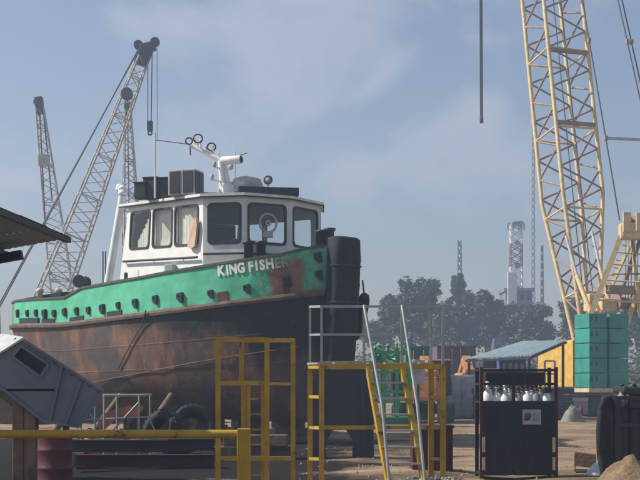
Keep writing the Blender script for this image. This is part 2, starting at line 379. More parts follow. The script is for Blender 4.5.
bmatl = bpy.data.materials.new('green_bulwark_paint'); bmatl.use_nodes = True; t = bmatl.node_tree; p = t.nodes['Principled BSDF']; lk = t.links.new
uvn = N(t, 'ShaderNodeUVMap'); uvn.uv_map = 'bulwark'; sx = N(t, 'ShaderNodeSeparateXYZ'); lk(uvn.outputs[0], sx.inputs[0]); geo = N(t, 'ShaderNodeNewGeometry')
U, V = sx.outputs[0], sx.outputs[1]
wob = mth('MULTIPLY', mth('SUBTRACT', nz(4, 8, .7), .5), .35)
grn = mixc(rng(nz(1.3, 7), .35, .65), (.06, .40, .23, 1), (.12, .52, .33, 1))
grn = mixc(mth('MULTIPLY', rng(nz(6, 9, .75, (1, 1, .3)), .55, .75), .55), grn, (.16, .33, .20, 1))
sc_, hc = (s_at(272) + s_at(300)) / 2, .38
hw = abs(s_at(272) - s_at(300)) / 2
def boxmask(uc, uh, vc, vh, soft=.12, wb=None):
    du = mth('SUBTRACT', mth('DIVIDE', mth('ABSOLUTE', mth('SUBTRACT', U, uc)), uh), 1)
    dv = mth('SUBTRACT', mth('DIVIDE', mth('ABSOLUTE', mth('SUBTRACT', V, vc)), vh), 1)
    return rng(mth('ADD', mth('MAXIMUM', du, dv), wb or wob), soft, -soft)
wob2 = mth('MULTIPLY', mth('SUBTRACT', nz(2.6, 10, .75), .5), .9)
smudge = mth('MULTIPLY', boxmask((s_at(262) + s_at(312)) / 2, abs(s_at(262) - s_at(312)) / 2, .46, .5, .5), rng(nz(5, 9, .7), .38, .6))
grn = mixc(mth('MULTIPLY', smudge, .75), grn, (.06, .075, .06, 1))
grn = mixc(boxmask(sc_, hw * 1.1, hc, .42, .2, wob2), grn, mixc(rng(nz(4, 8, .7), .4, .6), (.30, .12, .075, 1), (.19, .085, .06, 1)))
low = mth('MULTIPLY', rng(mth('ADD', V, mth('MULTIPLY', mth('SUBTRACT', nz(3, 9, .7), .5), .5)), .13, .02), .8)
grn = mixc(low, grn, (.16, .11, .06, 1))
grn = mixc(rng(mth('ADD', U, mth('MULTIPLY', wob, 2)), LEN - .75, LEN - .45), grn, (.15, .10, .07, 1))
lk(grn, p.inputs['Base Color']); p.inputs['Roughness'].default_value = .5; p.inputs['Specular IOR Level'].default_value = .35
bp = N(t, 'ShaderNodeBump'); bp.inputs['Strength'].default_value = .5; bp.inputs['Distance'].default_value = .05
dent = mth('MULTIPLY', mth('SINE', mth('MULTIPLY', U, 9.5)), mth('MULTIPLY', nz(.9, 3), .35)); lk(mth('ADD', nz(1.8, 6), dent), bp.inputs['Height']); lk(bp.outputs[0], p.inputs['Normal'])
bw = mesh('bulwark', tug, bmatl, vs, fs, True); add_uv(bw.data, uv, 'bulwark'); bw['label'] = 'green painted bulwark with a rust red patch near the bow'
md = bw.modifiers.new('thickness', 'SOLIDIFY'); md.thickness = .06; md.offset = -1
es = bw.modifiers.new('edges', 'EDGE_SPLIT'); es.split_angle = R(35)
def sweep(name, fn, params, prof, m):            # section swept along a line of the tug's side, both sides
    vs, fs = [], []
    for side in (-1, 1):
        base = len(vs); k = len(prof)
        for i, s in enumerate(params):
            P = fn(s, side); T = (fn(params[min(i + 1, len(params) - 1)], side) - fn(params[max(i - 1, 0)], side)).normalized()
            Nn = Vector((T.y, -T.x, 0)).normalized() * (1 if side > 0 else -1)
            if Nn.y * side < 0 and s > .3: Nn = -Nn
            for a, b in prof: vs.append(P + Nn * a + Vector((0, 0, b)))
        for i in range(len(params) - 1):
            for j in range(k):
                fs.append((base + i * k + j, base + i * k + (j + 1) % k, base + (i + 1) * k + (j + 1) % k, base + (i + 1) * k + j))
    o = mesh(name, tug, m, vs, fs)
    bm = bmesh.new(); bm.from_mesh(o.data); bmesh.ops.recalc_face_normals(bm, faces=bm.faces); bm.to_mesh(o.data); bm.free(); return o
SR = [s for s in BS if s >= .1]
M['rail'] = mat('rusty_rubbing_rail', (.13, .10, .075, 1), .8, var=.4, rust=.45, rustcol=(.09, .045, .03, 1))
sweep('rubbing_rail', lambda s, d: bul_pt(s, 0, d), SR, [(-.02, -.09), (.09, -.07), (.11, 0), (.09, .07), (-.02, .09)], M['rail'])
M['cap'] = mat('dark_cap_rail_paint', (.06, .075, .06, 1), .6, rust=.35)
sweep('cap_rail', lambda s, d: bul_pt(s, 1, d), SR, [(-.12, -.035), (.04, -.035), (.04, .035), (-.12, .035)], M['cap'])
# deck
vs = []
for side in (-1, 1):
    for s in SS: vs.append(Vector((-s, side * max(0, hb(s) - .03), zr(s) + .12)))
n = len(SS); fs = [(i, i + 1, n + i + 1, n + i) for i in range(n - 1)]
mesh('deck', tug, M['rust'], vs, fs)
# stem fender: a thick rubber pad wrapped over the stem
sec = []
for k in range(11):
    a = R(-100 + 20 * k); sec.append((.10 + .34 * (abs(math.cos(a)) ** .55) * (1 if math.cos(a) > 0 else -1), .47 * (abs(math.sin(a)) ** .7) * (1 if math.sin(a) > 0 else -1)))
prof = [(5.70, .72, -.02), (5.68, .88, 0), (5.62, .98, .02), (5.2, 1, .02), (4.4, 1, -.02), (3.6, 1, -.08), (2.8, .99, -.16), (2.0, .98, -.26), (.9, .95, -.38)]
vs, fs = [], []
for z, k, dx in prof:
    for a, b in sec: vs.append((dx + .10 + a * k, b * k, z))
m_ = len(sec)
for i in range(len(prof) - 1):
    for j in range(m_): fs.append((i * m_ + j, i * m_ + (j + 1) % m_, (i + 1) * m_ + (j + 1) % m_, (i + 1) * m_ + j))
fs.append(tuple(range(m_))); fs.append(tuple(range((len(prof) - 1) * m_, len(prof) * m_))[::-1])
M['fender'] = mat('scuffed_fender_rubber', (.011, .013, .019, 1), .8, var=.5, scale=3, rust=.28, rscale=3, rustcol=(.045, .042, .042, 1), bump=1.0, bscale=7, streak=1)
fo = mesh('bow_fender', tug, M['fender'], vs, fs, True); fo['label'] = 'black rubber fender wrapped over the stem'
for z in (4.9, 3.9, 3.0):
    i = max(0, [k for k in range(len(prof)) if prof[k][0] >= z][-1]); dx = prof[i][2]
    lp = [Vector((dx + .10 + a * 1.03, b * 1.03, z)) for a, b in sec]
    tubemesh('fender_band', tug, list(zip(lp, lp[1:])), .022, M['darksteel'])
# tyre hung on the far shoulder of the bow
torus('fender_tyre', tug, M['black'], .34, .15, bul_pt(.9, -.15, 1) + Vector((.12, .16, 0)), (R(78), 0, R(-35)), 24, 8)
torus('fender_tyre', tug, M['black'], .30, .13, bul_pt(1.5, -.5, 1) + Vector((.10, .12, 0)), (R(80), 0, R(-28)), 24, 8)
tubemesh('chain', tug, [(bul_pt(.7, .5, 1) + Vector((.1, .1, 0)), bul_pt(.9, .1, 1) + Vector((.16, .2, 0)))], .025, M['darksteel'])
# lugs along the bulwark, starboard as seen (and mirrored to port)
def side_frame(s, h, side=-1):
    P = bul_pt(s, h, side); T = (bul_pt(s - .05, h, side) - bul_pt(s + .05, h, side)).normalized()       # towards the bow
    Uv = (bul_pt(s, h + .05, side) - bul_pt(s, h - .05, side)).normalized()
    Nn = T.cross(Uv).normalized()
    if Nn.y * side < 0: Nn = -Nn
    Uv = Nn.cross(T) if side < 0 else T.cross(Nn)
    if Uv.z < 0: Uv = -Uv
    return P, T, Uv, Nn
lug = None
def lugmesh():
    bm = bmesh.new(); bmesh.ops.create_cube(bm, size=1)
    o_ = [(-.085, 0, .10), (.10, 0, .12), (.10, 0, -.12), (.03, 0, -.15), (-.085, 0, -.03)]
    bm.clear(); ed = []
    hole = [(.0 + .035 * math.cos(a * .785), 0, .03 + .035 * math.sin(a * .785)) for a in range(8)]
    for lp in (o_, hole):
        v = [bm.verts.new(q) for q in lp]; ed += [bm.edges.new((v[i], v[(i + 1) % len(v)])) for i in range(len(v))]
    bmesh.ops.triangle_fill(bm, use_beauty=True, edges=ed)
    e = bmesh.ops.extrude_face_region(bm, geom=bm.faces[:])
    bmesh.ops.translate(bm, vec=(0, -.09, 0), verts=[v for v in e['geom'] if isinstance(v, bmesh.types.BMVert)])
    bmesh.ops.recalc_face_normals(bm, faces=bm.faces)
    me = bpy.data.meshes.new('lug'); bm.to_mesh(me); bm.free(); me.materials.append(M['navy']); return me
LM = lugmesh()
def on_side(o, s, h, side=-1, out_=0.0, sc_=1.0):
    P, T, Uv, Nn = side_frame(s, h, side)
    o.rotation_mode = 'QUATERNION'
    X, Yv, Z = (T, -Nn, Uv) if side < 0 else (-T, -Nn, Uv)
    o.rotation_quaternion = Matrix((X, Yv, Z)).transposed().to_quaternion(); o.location = P + Nn * out_; o.scale = (sc_,) * 3
LUGS = [(18, 313), (27, 313), (36, 313), (45, 313.5), (54, 313), (65, 312), (77, 311), (89, 310.5), (103, 308.5), (118, 305.5), (136, 303), (156, 300), (181, 298), (210, 294), (246, 288.5), (287, 282), (316, 258), (317, 275)]
def s_h(px, py):
    s = s_at(px); P = wl(-s, -hb(s), 0); z = CAMZ + (HOR - py) / F * P.y
    return s, (z - zr(s)) / (zt(s) - zr(s))
for px, py in LUGS:
    s, h = s_h(px, py); s = min(s, LEN - .1)
    for side in (-1, 1):
        o = link('fender_lug', LM, tug); on_side(o, s + rnd.uniform(-.03, .03), h + rnd.uniform(-.015, .015), side, -.01, rnd.uniform(.85, 1.15))
for a, b, py in ((20, 38, 321), (42, 55, 321.5), (70, 84, 319), (107, 122, 313.5)):
    sA, sB = s_at(a), s_at(b); s, h = s_h((a + b) / 2, py)
    o = box('freeing_port', tug, M['navy'], (0, 0, 0), (abs(sA - sB), .05, .20 if a < 60 else .16), bev=.01); on_side(o, s, h, -1, .0)
for a, dy, wd, hg in ((223, 0, .34, .30), ((286), 4, .18, .30)):
    s, h = s_h(a, 297 + dy - (12 if a > 250 else 0)); o = box('doubler_plate', tug, M['rust'], (0, 0, 0), (wd, .03, hg), bev=.03); on_side(o, s, h, -1, .01)
# ship name, one letter at a time on the curved plating
def letter_mesh(ch, size, bold=.018):
    c = bpy.data.curves.new('letter', 'FONT'); c.body = ch; c.size = size; c.extrude = .006; c.offset = bold; c.align_x = 'CENTER'; c.resolution_u = 4
    o = bpy.data.objects.new('letter', c); sc.collection.objects.link(o); bpy.context.view_layer.update()
    me = bpy.data.meshes.new_from_object(o.evaluated_get(bpy.context.evaluated_depsgraph_get()))
    bpy.data.objects.remove(o); me.transform(Matrix.Rotation(R(90), 4, 'X')); return me
M['letter'] = mat('white_lettering', (.78, .78, .74, 1), .5, var=.12, rust=.16, rscale=6, rustcol=(.10, .22, .14, 1))
M['letter_worn'] = mat('scorched_lettering', (.30, .33, .27, 1), .6, var=.4, rust=.3, rscale=6, rustcol=(.08, .09, .07, 1))
for ch, px, py in (('K', 221.8, 275.5), ('I', 228.2, 274.6), ('N', 234.0, 273.7), ('G', 242.0, 272.6), ('F', 251.5, 271.2), ('I', 257.2, 270.4), ('S', 262.8, 269.7), ('H', 270.3, 268.7), ('E', 277.8, 267.8), ('R', 285.3, 266.8)):
    s, h = s_h(px, py)
    worn = ch in 'ER' and px > 275
    o = link('name_letter', letter_mesh(ch, .375), tug, None, M['letter_worn' if worn else 'letter']); on_side(o, s, h, -1, .018)
    o.scale = (.86, 1, 1)
# wheelhouse ---------------------------------------------------------
XC, HWD = -3.4, 2.15
pitch = lambda x: .05 * max(0, XC - x)
ZB, ZW0, ZW1, ZT = 4.0, 5.70, 6.80, 7.0
plan = [(XC - 4.25, -HWD), (XC, -HWD), (XC + .95, -HWD + .75), (XC + 1.3, 0), (XC + .95, HWD - .75), (XC, HWD), (XC - 4.25, HWD)]
wh = bpy.data.objects.new('wheelhouse', None); sc.collection.objects.link(wh); wh.parent = tug
def rrect(u0, u1, z0, z1, r=.13, n=4, sk=0.0):
    pts = []
    for cx, cz, a0 in ((u1 - r, z1 - r, 0), (u0 + r, z1 - r, 90), (u0 + r, z0 + r, 180), (u1 - r, z0 + r, 270)):
        for k in range(n + 1):
            a = R(a0 + 90 * k / n); pts.append((cx + r * math.cos(a), cz + r * math.sin(a)))
    zm = (z0 + z1) / 2
    return [(u + sk * (z - zm), z) for u, z in pts]
def wall(A, B, outline, wins, m, name='wall'):
    A, B = Vector((A[0], A[1], 0)), Vector((B[0], B[1], 0)); d = (B - A); ln = d.length; d.normalize()
    nrm = Vector((d.y, -d.x, 0))                 # outward for a counter-clockwise plan walked stern->bow on starboard
    P3 = lambda u, z, o=0: A + d * u + nrm * o + Vector((0, 0, z + pitch((A + d * u).x)))
    w_ = prism(name, wh, m, [P3(u, z) for u, z in outline], -nrm * .07, [[P3(u, z) for u, z in h] for h in wins])
    for h in wins:
        cu = sum(u for u, z in h) / len(h); cz = sum(z for u, z in h) / len(h)
        outr = [(cu + (u - cu) * (1 + .045 / max(.2, abs(u - cu))), cz + (z - cz) * (1 + .045 / max(.2, abs(z - cz)))) for u, z in h]
        inn = [(cu + (u - cu) * .97, cz + (z - cz) * .97) for u, z in h]
        win = bpy.data.objects.new('window', None); sc.collection.objects.link(win); win.parent = wh
        # wheelhouse > window (frame mesh) with the pane beneath it
        f = prism('window', wh, M['darksteel'], [P3(u, z, .022) for u, z in outr], -nrm * .05, [[P3(u, z, .022) for u, z in inn]])
        bpy.data.objects.remove(win)
        me = bpy.data.meshes.new('pane'); me.from_pydata([P3(u, z, -.012) for u, z in h], [], [tuple(range(len(h)))]); me.update()
        link('window_pane', me, wh, None, M['glass'])
    return w_, P3
lens = [(Vector(b) - Vector(a)).length for a, b in zip(plan, plan[1:])]
ln = lens[0]
side_out = [(-.55, ZB), (ln, ZB), (ln, ZT), (.16, ZT)]
sw = [rrect(.30, 1.38, ZW0, ZW1, sk=.10), rrect(1.60, 2.62, ZW0, ZW1, sk=.06), rrect(2.80, 3.98, ZW0, ZW1, sk=.02)]
_, P3s = wall(plan[0], plan[1], side_out, sw, M['white'])
fr = lambda i, a, b: [rrect(a * lens[i], b * lens[i], ZW0, ZW1, .14)]
full = lambda i: [(0, ZB), (lens[i], ZB), (lens[i], ZT), (0, ZT)]
wall(plan[1], plan[2], full(1), fr(1, .14, .90), M['white2'])
_, P3f = wall(plan[2], plan[3], full(2), fr(2, .10, .88), M['white2'])
wall(plan[3], plan[4], full(3), fr(3, .10, .90), M['white2'])
wall(plan[4], plan[5], full(4), fr(4, .10, .88), M['white2'])
po = [(0, ZB), (ln + .28, ZB), (ln - .16, ZT), (0, ZT)]
wall(plan[5], plan[6], po, [rrect(.3, 1.4, ZW0, ZW1), rrect(1.6, 2.65, ZW0, ZW1), rrect(2.8, 3.9, ZW0, ZW1)], M['white'])
box('aft_wall', wh, M['white2'], (XC - 4.30, 0, (ZB + ZT) / 2 + .1), (.07, 2 * HWD - .16, ZT - ZB - .1), bev=.005)
box('cabin_floor', wh, M['int'], (XC - 1.9, 0, 4.95), (4.3, 4.3, .06), bev=0)
box('aft_lining', wh, M['int'], (XC - 4.1, 0, 6.0), (.05, 3.9, 1.9), bev=0); box('ceiling_lining', wh, M['int'], (XC - 1.9, 0, ZT - .02), (4.0, 3.9, .03), bev=0)
box('console', wh, M['int'], (XC - .1, 0, 5.45), (.5, 2.6, .9), bev=.03)
box('helm_seat', wh, M['navy'], (XC - 1.3, -.5, 5.75), (.5, .55, 1.3), bev=.08)
def curtain(u0, u1, nrmoff, z0, z1, tri=False):
    vs, fs = [], []; k = 24
    for i in range(k + 1):
        u = u0 + (u1 - u0) * i / k; o = -.16 + .025 * math.sin(i * 1.9) + .01 * math.sin(i * 4.1)
        top = z1 if not tri else z0 + (z1 - z0) * min(1, .25 + (i / k) * .9); bot = z0
        vs += [P3s(u, bot, o), P3s(u, top, o)]
    for i in range(k): fs.append((2 * i, 2 * i + 2, 2 * i + 3, 2 * i + 1))
    mesh('curtain', wh, M['beige'], vs, fs, True)
curtain(.45, 1.5, 0, ZW0 - .1, ZW1 + .05, True); curtain(1.52, 2.7, 0, ZW0 - .1, ZW1 + .05); curtain(2.74, 4.0, 0, ZW0 - .1, ZW1 + .05)
# roof slab with an overhang
rp = [(XC - 4.45, -HWD - .12), (XC + .05, -HWD - .14), (XC + 1.05, -HWD + .68), (XC + 1.42, 0), (XC + 1.05, HWD - .68), (XC + .05, HWD + .14), (XC - 4.45, HWD + .12)]
prism('roof', wh, M['white2'], [(x, y, ZT + pitch(x) + .005) for x, y in rp], (0, 0, .09))
rl = [Vector((x, y, ZT + pitch(x) + .0)) for x, y in rp[:6]]
tubemesh('roof_drip_rail', wh, list(zip(rl, rl[1:])), .022, M['darksteel'])
# clear view screen in the middle window
Cc = P3f(lens[2] * .5, 6.28, .03); dF = (Vector(plan[3]) - Vector(plan[2])).normalized(); angz = math.atan2(-dF.x, dF.y) * 1
rotf = (R(90), 0, math.atan2(dF.y, dF.x))
torus('clear_view_screen', wh, M['lgrey'], .26, .035, Cc, rotf, 28, 8); torus('clear_view_screen', wh, M['lgrey'], .06, .035, Cc, rotf, 16, 6)
d3 = Vector((dF.x, dF.y, 0)); box('clear_view_motor', wh, M['lgrey'], Cc + Vector((0, 0, -.34)), (.3, .07, .16), (0, 0, rotf[2]), .03)
# hand rails along wheelhouse
hp = [P3s(u, 5.30, .10) for u in (.0, .8, 1.6, 2.4, 3.2, 4.1)]
for a, b in zip(hp, hp[1:]): bar('hand_rail', wh, a, b, .035, M['darksteel'])
for q in hp[::2]: bar('rail_bracket', wh, q, q + Vector((0, .10, 0)), .02, M['darksteel'])
fp = [Vector((x + .10, y * 1.03, 5.38)) for x, y in plan[1:6]]
for a, b in zip(fp, fp[1:]): bar('hand_rail', wh, a, b, .032, M['darksteel'])
# exhaust pipe
e0, e1 = W(107.5, 286, 37.9), W(122.5, 196, 37.9)
I = inv(tug)
p0, p1 = I @ e0, I @ e1; dd = (p1 - p0).normalized()
ex = [p0 - dd * .25, p1]
exo = bar('exhaust_pipe', tug, ex[0], ex[1], .125, M['white2'], 14); exo['label'] = 'white raked exhaust pipe'
el = [p1 + Vector((0, 0, 0)), p1 + dd * .16 + Vector((-.04, 0, 0)), p1 + dd * .26 + Vector((-.14, 0, 0)), p1 + dd * .29 + Vector((-.27, -.02, 0))]
for a, b in zip(el, el[1:]): bar('exhaust_elbow', tug, a, b, .135, M['white2'], 14)
for q in el[1:3]: lathe('elbow_joint', tug, M['white2'], [(.01, -.135), (.095, -.095), (.135, 0), (.095, .095), (.01, .135)], 14, q)
# roof gear
ZR = ZT + .1
def roofpt(px, py, Y): return I @ W(px, py, Y)
def rz(x): return ZR + pitch(x)
# air conditioners
q = roofpt(186, 194, 35.0); zb = rz(q.x)
q.z = zb
ac = bpy.data.objects.new('air_conditioner', None); sc.collection.objects.link(ac); ac.parent = tug; ac.location = q; ac.rotation_euler = (0, 0, R(30))
box('casing', ac, M['lgrey'], (0, 0, .38), (.85, .62, .74), bev=.02)
for k in range(2): box('grille', ac, M['darksteel'], (-.2 + .42 * k, -.315, .38), (.33, .03, .64), bev=.01)
for k in range(2): box('grille', ac, M['darksteel'], (.43, -.16 + .3 * k, .38), (.03, .26, .62), bev=.01)
for px, py, s_, h_ in ((142, 200, .38, .46), (152, 198, .45, .62), (163, 197, .4, .62), (172, 197, .3, .3)):
    q = roofpt(px, py, 36.0); q.z = rz(q.x)
    box('roof_box', tug, M['darksteel'], q + Vector((0, 0, h_ / 2)), (s_, .34, h_), (0, 0, R(35)), .03)
    box('roof_box_lid', tug, M['navy'], q + Vector((0, 0, h_ + .02)), (s_ + .04, .38, .04), (0, 0, R(35)), .01)
q = roofpt(155, 196, 35.6); q.z = rz(q.x)
bar('whip_antenna', tug, q, q + Vector((0, 0, 1.95)), .032, M['white2'])
# mast
mb = roofpt(227, 192, 35.0); mb.z = rz(mb.x) - .02
mt = I @ W(222, 161, 35.0)
for dy in (-.14, .14): bar('mast_leg', tug, mb + Vector((0, dy, 0)), mt + Vector((0, dy * .3, 0)), .085, M['white'], 10)
bar('mast_leg', tug, mb + Vector((-.45, 0, 0)), mt, .035, M['white'])
box('mast_box', tug, M['white'], mb + Vector((.0, 0, .22)), (.22, .42, .42), bev=.04)
ma, mc = I @ W(190, 144.5, 35.3), I @ W(241, 159.5, 34.8)
bar('mast_arm', tug, ma, mt, .075, M['white'], 10)
bar('mast_horn', tug, mt, mc, .125, M['white'], 14); bar('horn_mouth', tug, mc - (mc - mt).normalized() * .05, mc + (mc - mt).normalized() * .03, .095, M['darksteel'], 14)
for px, py, r in ((189, 141, .10), (198, 138.5, .13), (211.5, 147, .12)):
    c_ = I @ W(px, py, 35.1)
    torus('floodlight_ring', tug, M['darksteel'], r, .022, c_, (R(80), 0, R(55)), 20, 6)
    f_ = ma + (mt - ma) * max(0, min(1, (px - 190) / 32)); bar('lamp_bracket', tug, c_ + Vector((0, 0, -r)), f_, .022, M['white'])
for f_, h_ in ((.15, .22), (.33, .30), (.5, .2), (.72, .34), (.9, .2)):
    q = ma + (mt - ma) * f_; lathe('mast_fitting', tug, M['white'], [(.05, -.06), (.05, .02), (.03, .04), (.03, h_ - .04), (.045, h_ - .03), (.02, h_)], 10, q)
for f_, ln_ in ((.45, .9), (.8, .6)):
    q = mb + (mt - mb) * f_; bar('mast_crosstree', tug, q + Vector((0, -ln_ / 2, 0)), q + Vector((0, ln_ / 2, 0)), .025, M['white'])
    for sd in (-1, 1): lathe('navigation_light', tug, M['lgrey'], [(.05, 0), (.06, .03), (.06, .12), (.03, .15)], 10, q + Vector((0, sd * ln_ / 2, .02)))
bar('whip_antenna', tug, mb + Vector((-.3, .5, 0)), mb + Vector((-.35, .55, 1.5)), .014, M['lgrey'])
for k in range(5): q = roofpt(236 + 6 * k, 190, 35.6); q.z = rz(q.x); box('roof_bundle', tug, M['lgrey'], q + Vector((0, 0, .22 + .07 * (k % 2))), (.3, .34, .44 + .14 * (k % 2)), (0, 0, R(20 * k)), .06)
c_ = I @ W(190.5, 155, 35.2); bar('mast_stub', tug, ma, c_, .022, M['darksteel'])
tubemesh('stay_wire', tug, [(I @ W(156, 140, 35.6), ma), (mt, I @ W(247, 153, 34.8))], .012, M['rope'])
# radar lump, long locker, searchlight
q = roofpt(247, 192, 35.3); q.z = rz(q.x)
lathe('radar_dome', tug, M['lgrey'], [(.16, 0), (.16, .22), (.42, .30), (.47, .44), (.40, .60), (.2, .68), (.03, .70)], 22, q)
q = roofpt(268, 192, 34.6); q.z = ZR
box('roof_locker', tug, M['navy'], q + Vector((0, 0, .12)), (.42, 1.75, .24), (0, 0, R(-30)), .03, 'long dark blue locker on the wheelhouse roof')
q = roofpt(268, 180, 35.2); torus('searchlight_rim', tug, M['darksteel'], .11, .03, q, (R(85), 0, R(40)), 18, 6)
lathe('searchlight', tug, M['lgrey'], [(.02, -.12), (.09, -.1), (.11, 0), (.10, .02), (.01, .03)], 18, q, (R(85), 0, R(40)))
bar('searchlight_post', tug, q + Vector((0, 0, -.1)), Vector((q.x, q.y, ZR - .02)), .025, M['lgrey'])
for k, (px, py) in enumerate(((205, 190), (213, 190))):
    q = roofpt(px, 194, 34.9); q.z = rz(q.x); box('roof_fitting', tug, M['lgrey'], q + Vector((0, 0, .06)), (.3, .2, .14), (0, 0, R(20)), .03)
# deck fittings ahead of the wheelhouse and at the stem
for px, Y, ztop, zb_ in ((248.5, 33.6, 1.6 + 146 * 33.6 / F, 4.2), (261, 33.9, 1.6 + 146 * 33.9 / F, 4.2), (321.5, 33.9, 1.6 + 157 * 33.9 / F, 4.3), (329.5, 33.7, 1.6 + 159 * 33.7 / F, 4.3)):
    q = I @ W(px, 240, Y); lathe('bollard', tug, M['darksteel'], [(.13, zb_), (.13, ztop - .09), (.17, ztop - .08), (.17, ztop - .01), (.1, ztop)], 16, (q.x, q.y, 0))
# clutter on the side deck and stern
for px, py, h_, wd, m_ in ((145, 275, .42, .35, 'beige'), (126, 279, .5, .10, 'darksteel'), (179, 266, .45, .10, 'salmon'), (171, 268, .3, .3, 'lgrey'), (193, 262, .3, .12, 'darksteel')):
    q = I @ W(px, py, 37.0 if px < 165 else 35.3); box('deck_box', tug, M[m_], (q.x, q.y, q.z - .05), (wd, wd, h_), (0, 0, R(30)), .03)
q = I @ W(82, 282, 40.5); lathe('winch_drum', tug, M['darksteel'], [(.22, -.3), (.22, -.26), (.16, -.24), (.16, .24), (.22, .26), (.22, .3)], 18, q, (R(90), 0, R(40)))
bar('winch_post', tug, q, (q.x, q.y, zr(9.5) + .1), .08, M['darksteel'])
for px in (40, 58.5):
    q = I @ W(px, 294, 41.5); lathe('stern_post', tug, M['cream'], [(.1, -1.2), (.1, .05), (.13, .08), (.12, .17), (.05, .21)], 14, q)
A_, B_ = I @ W(16, 300.5, 42.2), I @ W(61, 296.5, 41.2)
prism('stern_awning', tug, M['navy'], [A_, B_, B_ + Vector((0, 0, .16)), A_ + Vector((0, 0, .02))], Vector((.3, .8, 0)))
vp = [(3.60, 5.62), (3.82, 5.55), (4.0, 5.62), (4.06, 5.9), (4.12, 6.2), (4.08, 6.42), (3.95, 6.36), (3.86, 6.40), (3.80, 6.1), (3.74, 5.86)]
cl = prism('cloth', tug, M['cloth'], [P3s(u, z, .06) for u, z in vp], (0, -.07, 0))
cl['label'] = 'faded peach cloth hung on the wheelhouse corner'
for px in (103, 105.5):
    q = I @ W(px, 275, 38); bar('stanchion', tug, (q.x, q.y, q.z - .3), (q.x, q.y, q.z + .75), .02, M['darksteel'])
# weld line and hanging rope on the side
def hull_wpt(px, py):                             # point on the starboard plating in a photo pixel
    s = s_at(px); best = None
    for i in range(80):
        s_ = max(.05, s - 2 + i * .05)
        for j in range(0, 41):
            P = hull_pt(s_, j / 40, -1); a, b = proj(wl(*P)); d_ = (a - px) ** 2 + (b - py) ** 2
            if best is None or d_ < best[0]: best = (d_, P)
    return best[1] + Vector((-.01, -.05, 0))
rl = [hull_wpt(x, y) for x, y in ((95, 381), (125, 377), (160, 371), (195, 364), (225, 358), (260, 352), (300, 345))]
tubemesh('draft_line_pipe', tug, list(zip(rl, rl[1:])), .016, M['rail'])
rl = [hull_wpt(x, y) for x, y in ((150, 306), (143, 325), (132, 345), (120, 370))]
rl[0] = rl[0] + Vector((0, -.12, .1)); tubemesh('mooring_rope', tug, list(zip(rl, rl[1:])), .018, M['rope'])

# ------------------------------------------------------------------ keel blocks, cradle, props
I = inv(tug)
for k, s in enumerate((2.2, 4.2, 6.2, 8.2, 10.2)):
    P = wl(-s, 0, 0)
    b = thing('keel_block', ['timber keel block stack nearest the bow under the tug', 'second timber keel block stack from the tug bow', 'third timber keel block stack from the tug bow', 'fourth timber keel block stack from the tug bow', 'timber keel block stack nearest the tug stern'][k], 'timber blocks', (P.x, P.y, 0), -AL, 'keel blocks under the tug')
    for j in range(3):
        box('timber', b, M['wood'], (rnd.uniform(-.03, .03), 0, .105 + .205 * j), (.34, 1.5 - .25 * j, .20), (0, 0, rnd.uniform(-.05, .05)), .02)
cr_ = thing('bow_cradle', 'dark steel cradle stand with an angular opening before the tug bow', 'cradle', G(340, 27))
Ic = inv(cr_)
o_ = [(311, 385), (320, 368), (371, 366), (373, 385), (374, 457.8), (353, 457.8), (353, 441), (346, 430), (333, 430), (326, 441), (326, 457.8), (309, 457.8)]
prism('cradle_frame', cr_, M['darksteel'], [Ic @ W(x, y, 27) for x, y in o_], (0, .6, 0))
box('cradle_pad', cr_, M['wood'], Ic @ W(346, 364, 27.3), (1.2, .56, .12), bev=.03)
for x in (316, 364): box('stiffener', cr_, M['darksteel'], Ic @ W(x, 412, 26.97), (.10, .06, 1.7), bev=.01)
for k, (s, d) in enumerate(((4.5, 1), (7, 1), (9.5, 1))):
    P = hull_pt(s, .24, -1); Q = wl(P.x, P.y - 1.1, 0); T_ = wl(*P)
    pr = thing('hull_prop', ['slanting timber prop against the tug side nearest the bow', 'slanting timber prop against the middle of the tug side', 'slanting timber prop against the tug side nearest the stern'][k], 'prop', Q)
    Ip = inv(pr); bar('strut', pr, (0, 0, .05), Ip @ T_, .11, M['wood'], 10); box('foot_plate', pr, M['wood'], (0, 0, .05), (.6, .5, .1))

# ------------------------------------------------------------------ tyres and drums below the tug
def tyre(px, Y, z, rad, rot, label):
    P = G(px, Y); P.z = z
    tt = thing('tyre', label, 'tyre', P, 0, 'old tyres beneath the tug')
    lathe('casing', tt, M['black'], [(rad * .55, -.15), (rad * .82, -.19), (rad * .97, -.15), (rad, 0), (rad * .97, .15), (rad * .82, .19), (rad * .55, .15), (rad * .5, 0)], 40, (0, 0, 0), rot, True)
    me = None
    for k in range(28):
        a = 2 * math.pi * k / 28
        v = Euler(rot).to_matrix() @ Vector((rad * math.cos(a), rad * math.sin(a), 0))
        o = link('tread', unit_cube(M['black']), tt, v); o.rotation_mode = 'QUATERNION'
        o.rotation_quaternion = Euler(rot).to_quaternion() @ Euler((0, 0, a)).to_quaternion(); o.scale = (.05, .075, .30)
    return tt
tyre(193, 28.5, .66, .54, (R(64), 0, R(20)), 'big lugged tyre leaning under the tug beside the yellow frame')
tyre(172, 28.9, .20, .55, (0, 0, 0), 'tyre lying flat on the sand below the tug')
tyre(163, 27.2, .57, .50, (R(76), 0, R(-35)), 'tyre stood on edge below the tug left of the lugged tyre')
def drum(px, Y, label, m):
    d = thing('steel_drum', label, 'drum', G(px, Y))
    lathe('shell', d, m, [(.275, 0), (.29, .02), (.275, .04), (.275, .28), (.29, .30), (.275, .32), (.275, .57), (.29, .59), (.275, .61), (.275, .84), (.29, .86), (.285, .875), (.26, .875), (.26, .855), (.02, .85)], 26)
    lathe('bung', d, M['darksteel'], [(.03, 0), (.03, .02), (.005, .022)], 12, (.16, -.1, .852))
    return d
